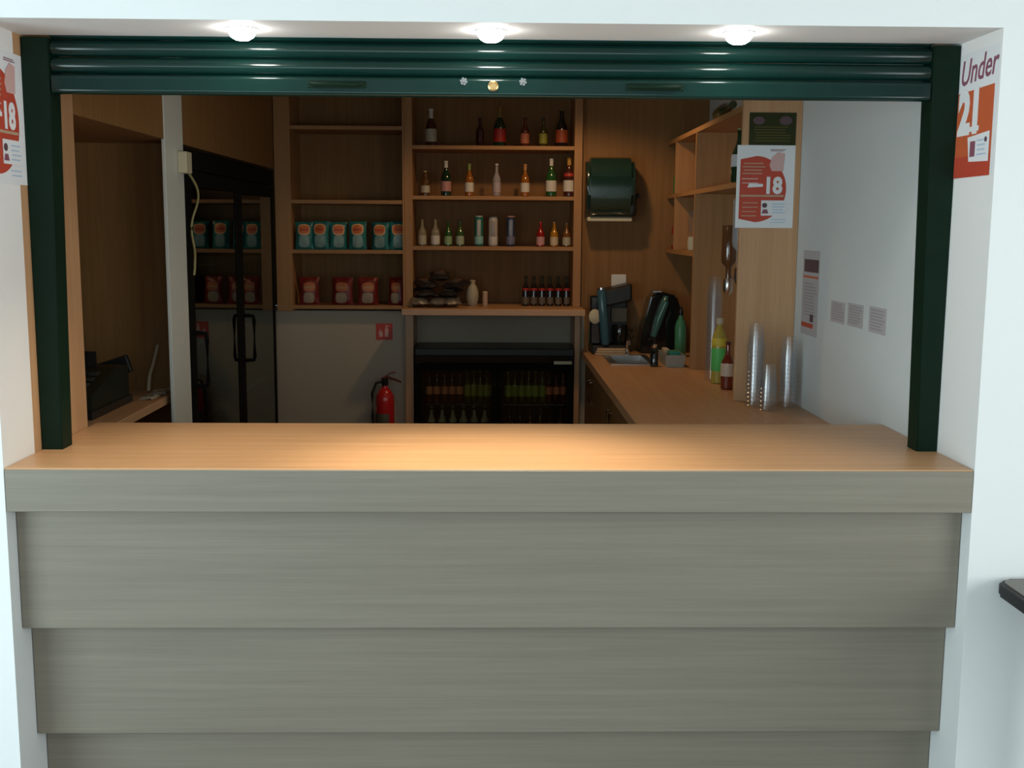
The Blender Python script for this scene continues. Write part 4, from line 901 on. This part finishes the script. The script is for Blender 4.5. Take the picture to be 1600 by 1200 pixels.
# ------------------------------------------------------------------ right end of the back counter: cups and bottles
cr, chh = .038, .100
def cup_stack(label, x, y, n, step, group='stacks of clear plastic cups'):
    t = thing('cup_stack', label, 'cups', (x, y, ZC), group=group)
    first = None
    for k in range(n):
        if first is None:
            bm = BM()
            lathe(bm, [(cr * .68, .0), (cr * .96, chh - .006), (cr * 1.03, chh - .004), (cr * 1.03, chh)], n=20)
            # cups stand mouth down: turn it over
            for v in bm.verts: v.co.z = chh - v.co.z
            first = obj('cup', bm, M['clear_cup'], t, smooth=True, world=False); c = first
        else:
            c = first.copy(); COL.objects.link(c); c.parent = t
        c.location = (0.0004 * math.sin(k * 2.1), 0.0004 * math.cos(k * 1.7), .0004 + k * step)
    return t
cup_stack('tall stack of clear plastic cups, leftmost, in front of the end board', 1.086, 1.66, 15, .0172)
cup_stack('short stack of clear plastic cups, between the two tall ones', 1.112, 1.545, 6, .0172)
cup_stack('tall stack of clear plastic cups, rightmost, next to the white wall', 1.212, 1.62, 12, .0172)
cup_stack('stack of clear plastic cups behind the end board, beside the green squash bottle', 1.068, 2.44, 24, .0172)
t = thing('squash_bottle', 'plastic squash bottle with yellow and bright green labels, just behind the end board', 'bottle', (1.068, 2.30, ZC))
bxx, byy = 1.072, 2.32
bm = BM(); lathe(bm, [(.030, .0004), (.035, .006), (.035, .20), (.028, .235), (.015, .26), (.013, .28)], bxx, byy, ZC, 20); obj('bottle_body', bm, P_((.42, .34, .06), .25), t, smooth=True)
bm = BM(); lathe(bm, [(.0352, .06), (.0362, .062), (.0362, .165), (.0352, .167)], bxx, byy, ZC, 20); obj('label', bm, P_((.10, .52, .12), .5), t, smooth=True, label='bright green label')
bm = BM(); lathe(bm, [(.0352, .178), (.0362, .18), (.0345, .212), (.033, .214)], bxx, byy, ZC, 20); obj('label', bm, P_((.62, .50, .05), .5), t, smooth=True, label='yellow label')
bm = BM(); lathe(bm, [(.015, .279), (.017, .281), (.017, .305), (.0001, .308)], bxx, byy, ZC, 14); obj('cap', bm, P_((.50, .45, .35)), t, smooth=True)
bottle('red-brown bottle with a cream label beside the green squash bottle, behind the end board', 1.074, 2.13, ZC + .0003, .215, .031, 'beer', L_((.16, .025, .012)), P_((.58, .46, .36)), None, M['black'], labz=(.28, .55), name='sauce_bottle', rot=R(-20))

# ------------------------------------------------------------------ table at the right
t = thing('side_table', 'dark table with a thick black rounded edge, at the right edge of the photo', 'table', (1.95, -.40, 0))
def rrect(x0, x1, y0, y1, r, n=6):
    p = []
    for (cx, cy, a) in ((x1 - r, y1 - r, 0), (x0 + r, y1 - r, 90), (x0 + r, y0 + r, 180), (x1 - r, y0 + r, 270)):
        for k in range(n + 1): q = R(a + 90 * k / n); p.append((cx + r * math.cos(q), cy + r * math.sin(q)))
    return p
bm = BM(); prism(bm, rrect(1.330, 2.55, -.80, -.018, .045), 'z', .728, .7615); bmesh.ops.bevel(bm, geom=[e for e in bm.edges if abs(e.verts[0].co.z - e.verts[1].co.z) < 1e-5], offset=.006, segments=2, affect='EDGES')
obj('table_edge', bm, M['rubber'], t, smooth=True, label='thick black rounded edge')
bm = BM(); prism(bm, rrect(1.342, 2.538, -.788, -.030, .036), 'z', .7616, .7645); obj('table_surface', bm, M['table_top'], t)
bm = BM(); box(bm, 1.45, 2.43, -.70, -.12, .69, .7275); obj('under_frame', bm, M['black'], t)
for (x, y) in ((1.47, -.14), (2.41, -.14), (1.47, -.68), (2.41, -.68)):
    pbox('leg', M['black'], t, x - .02, x + .02, y - .02, y + .02, 0.0, .69, bev=.003)
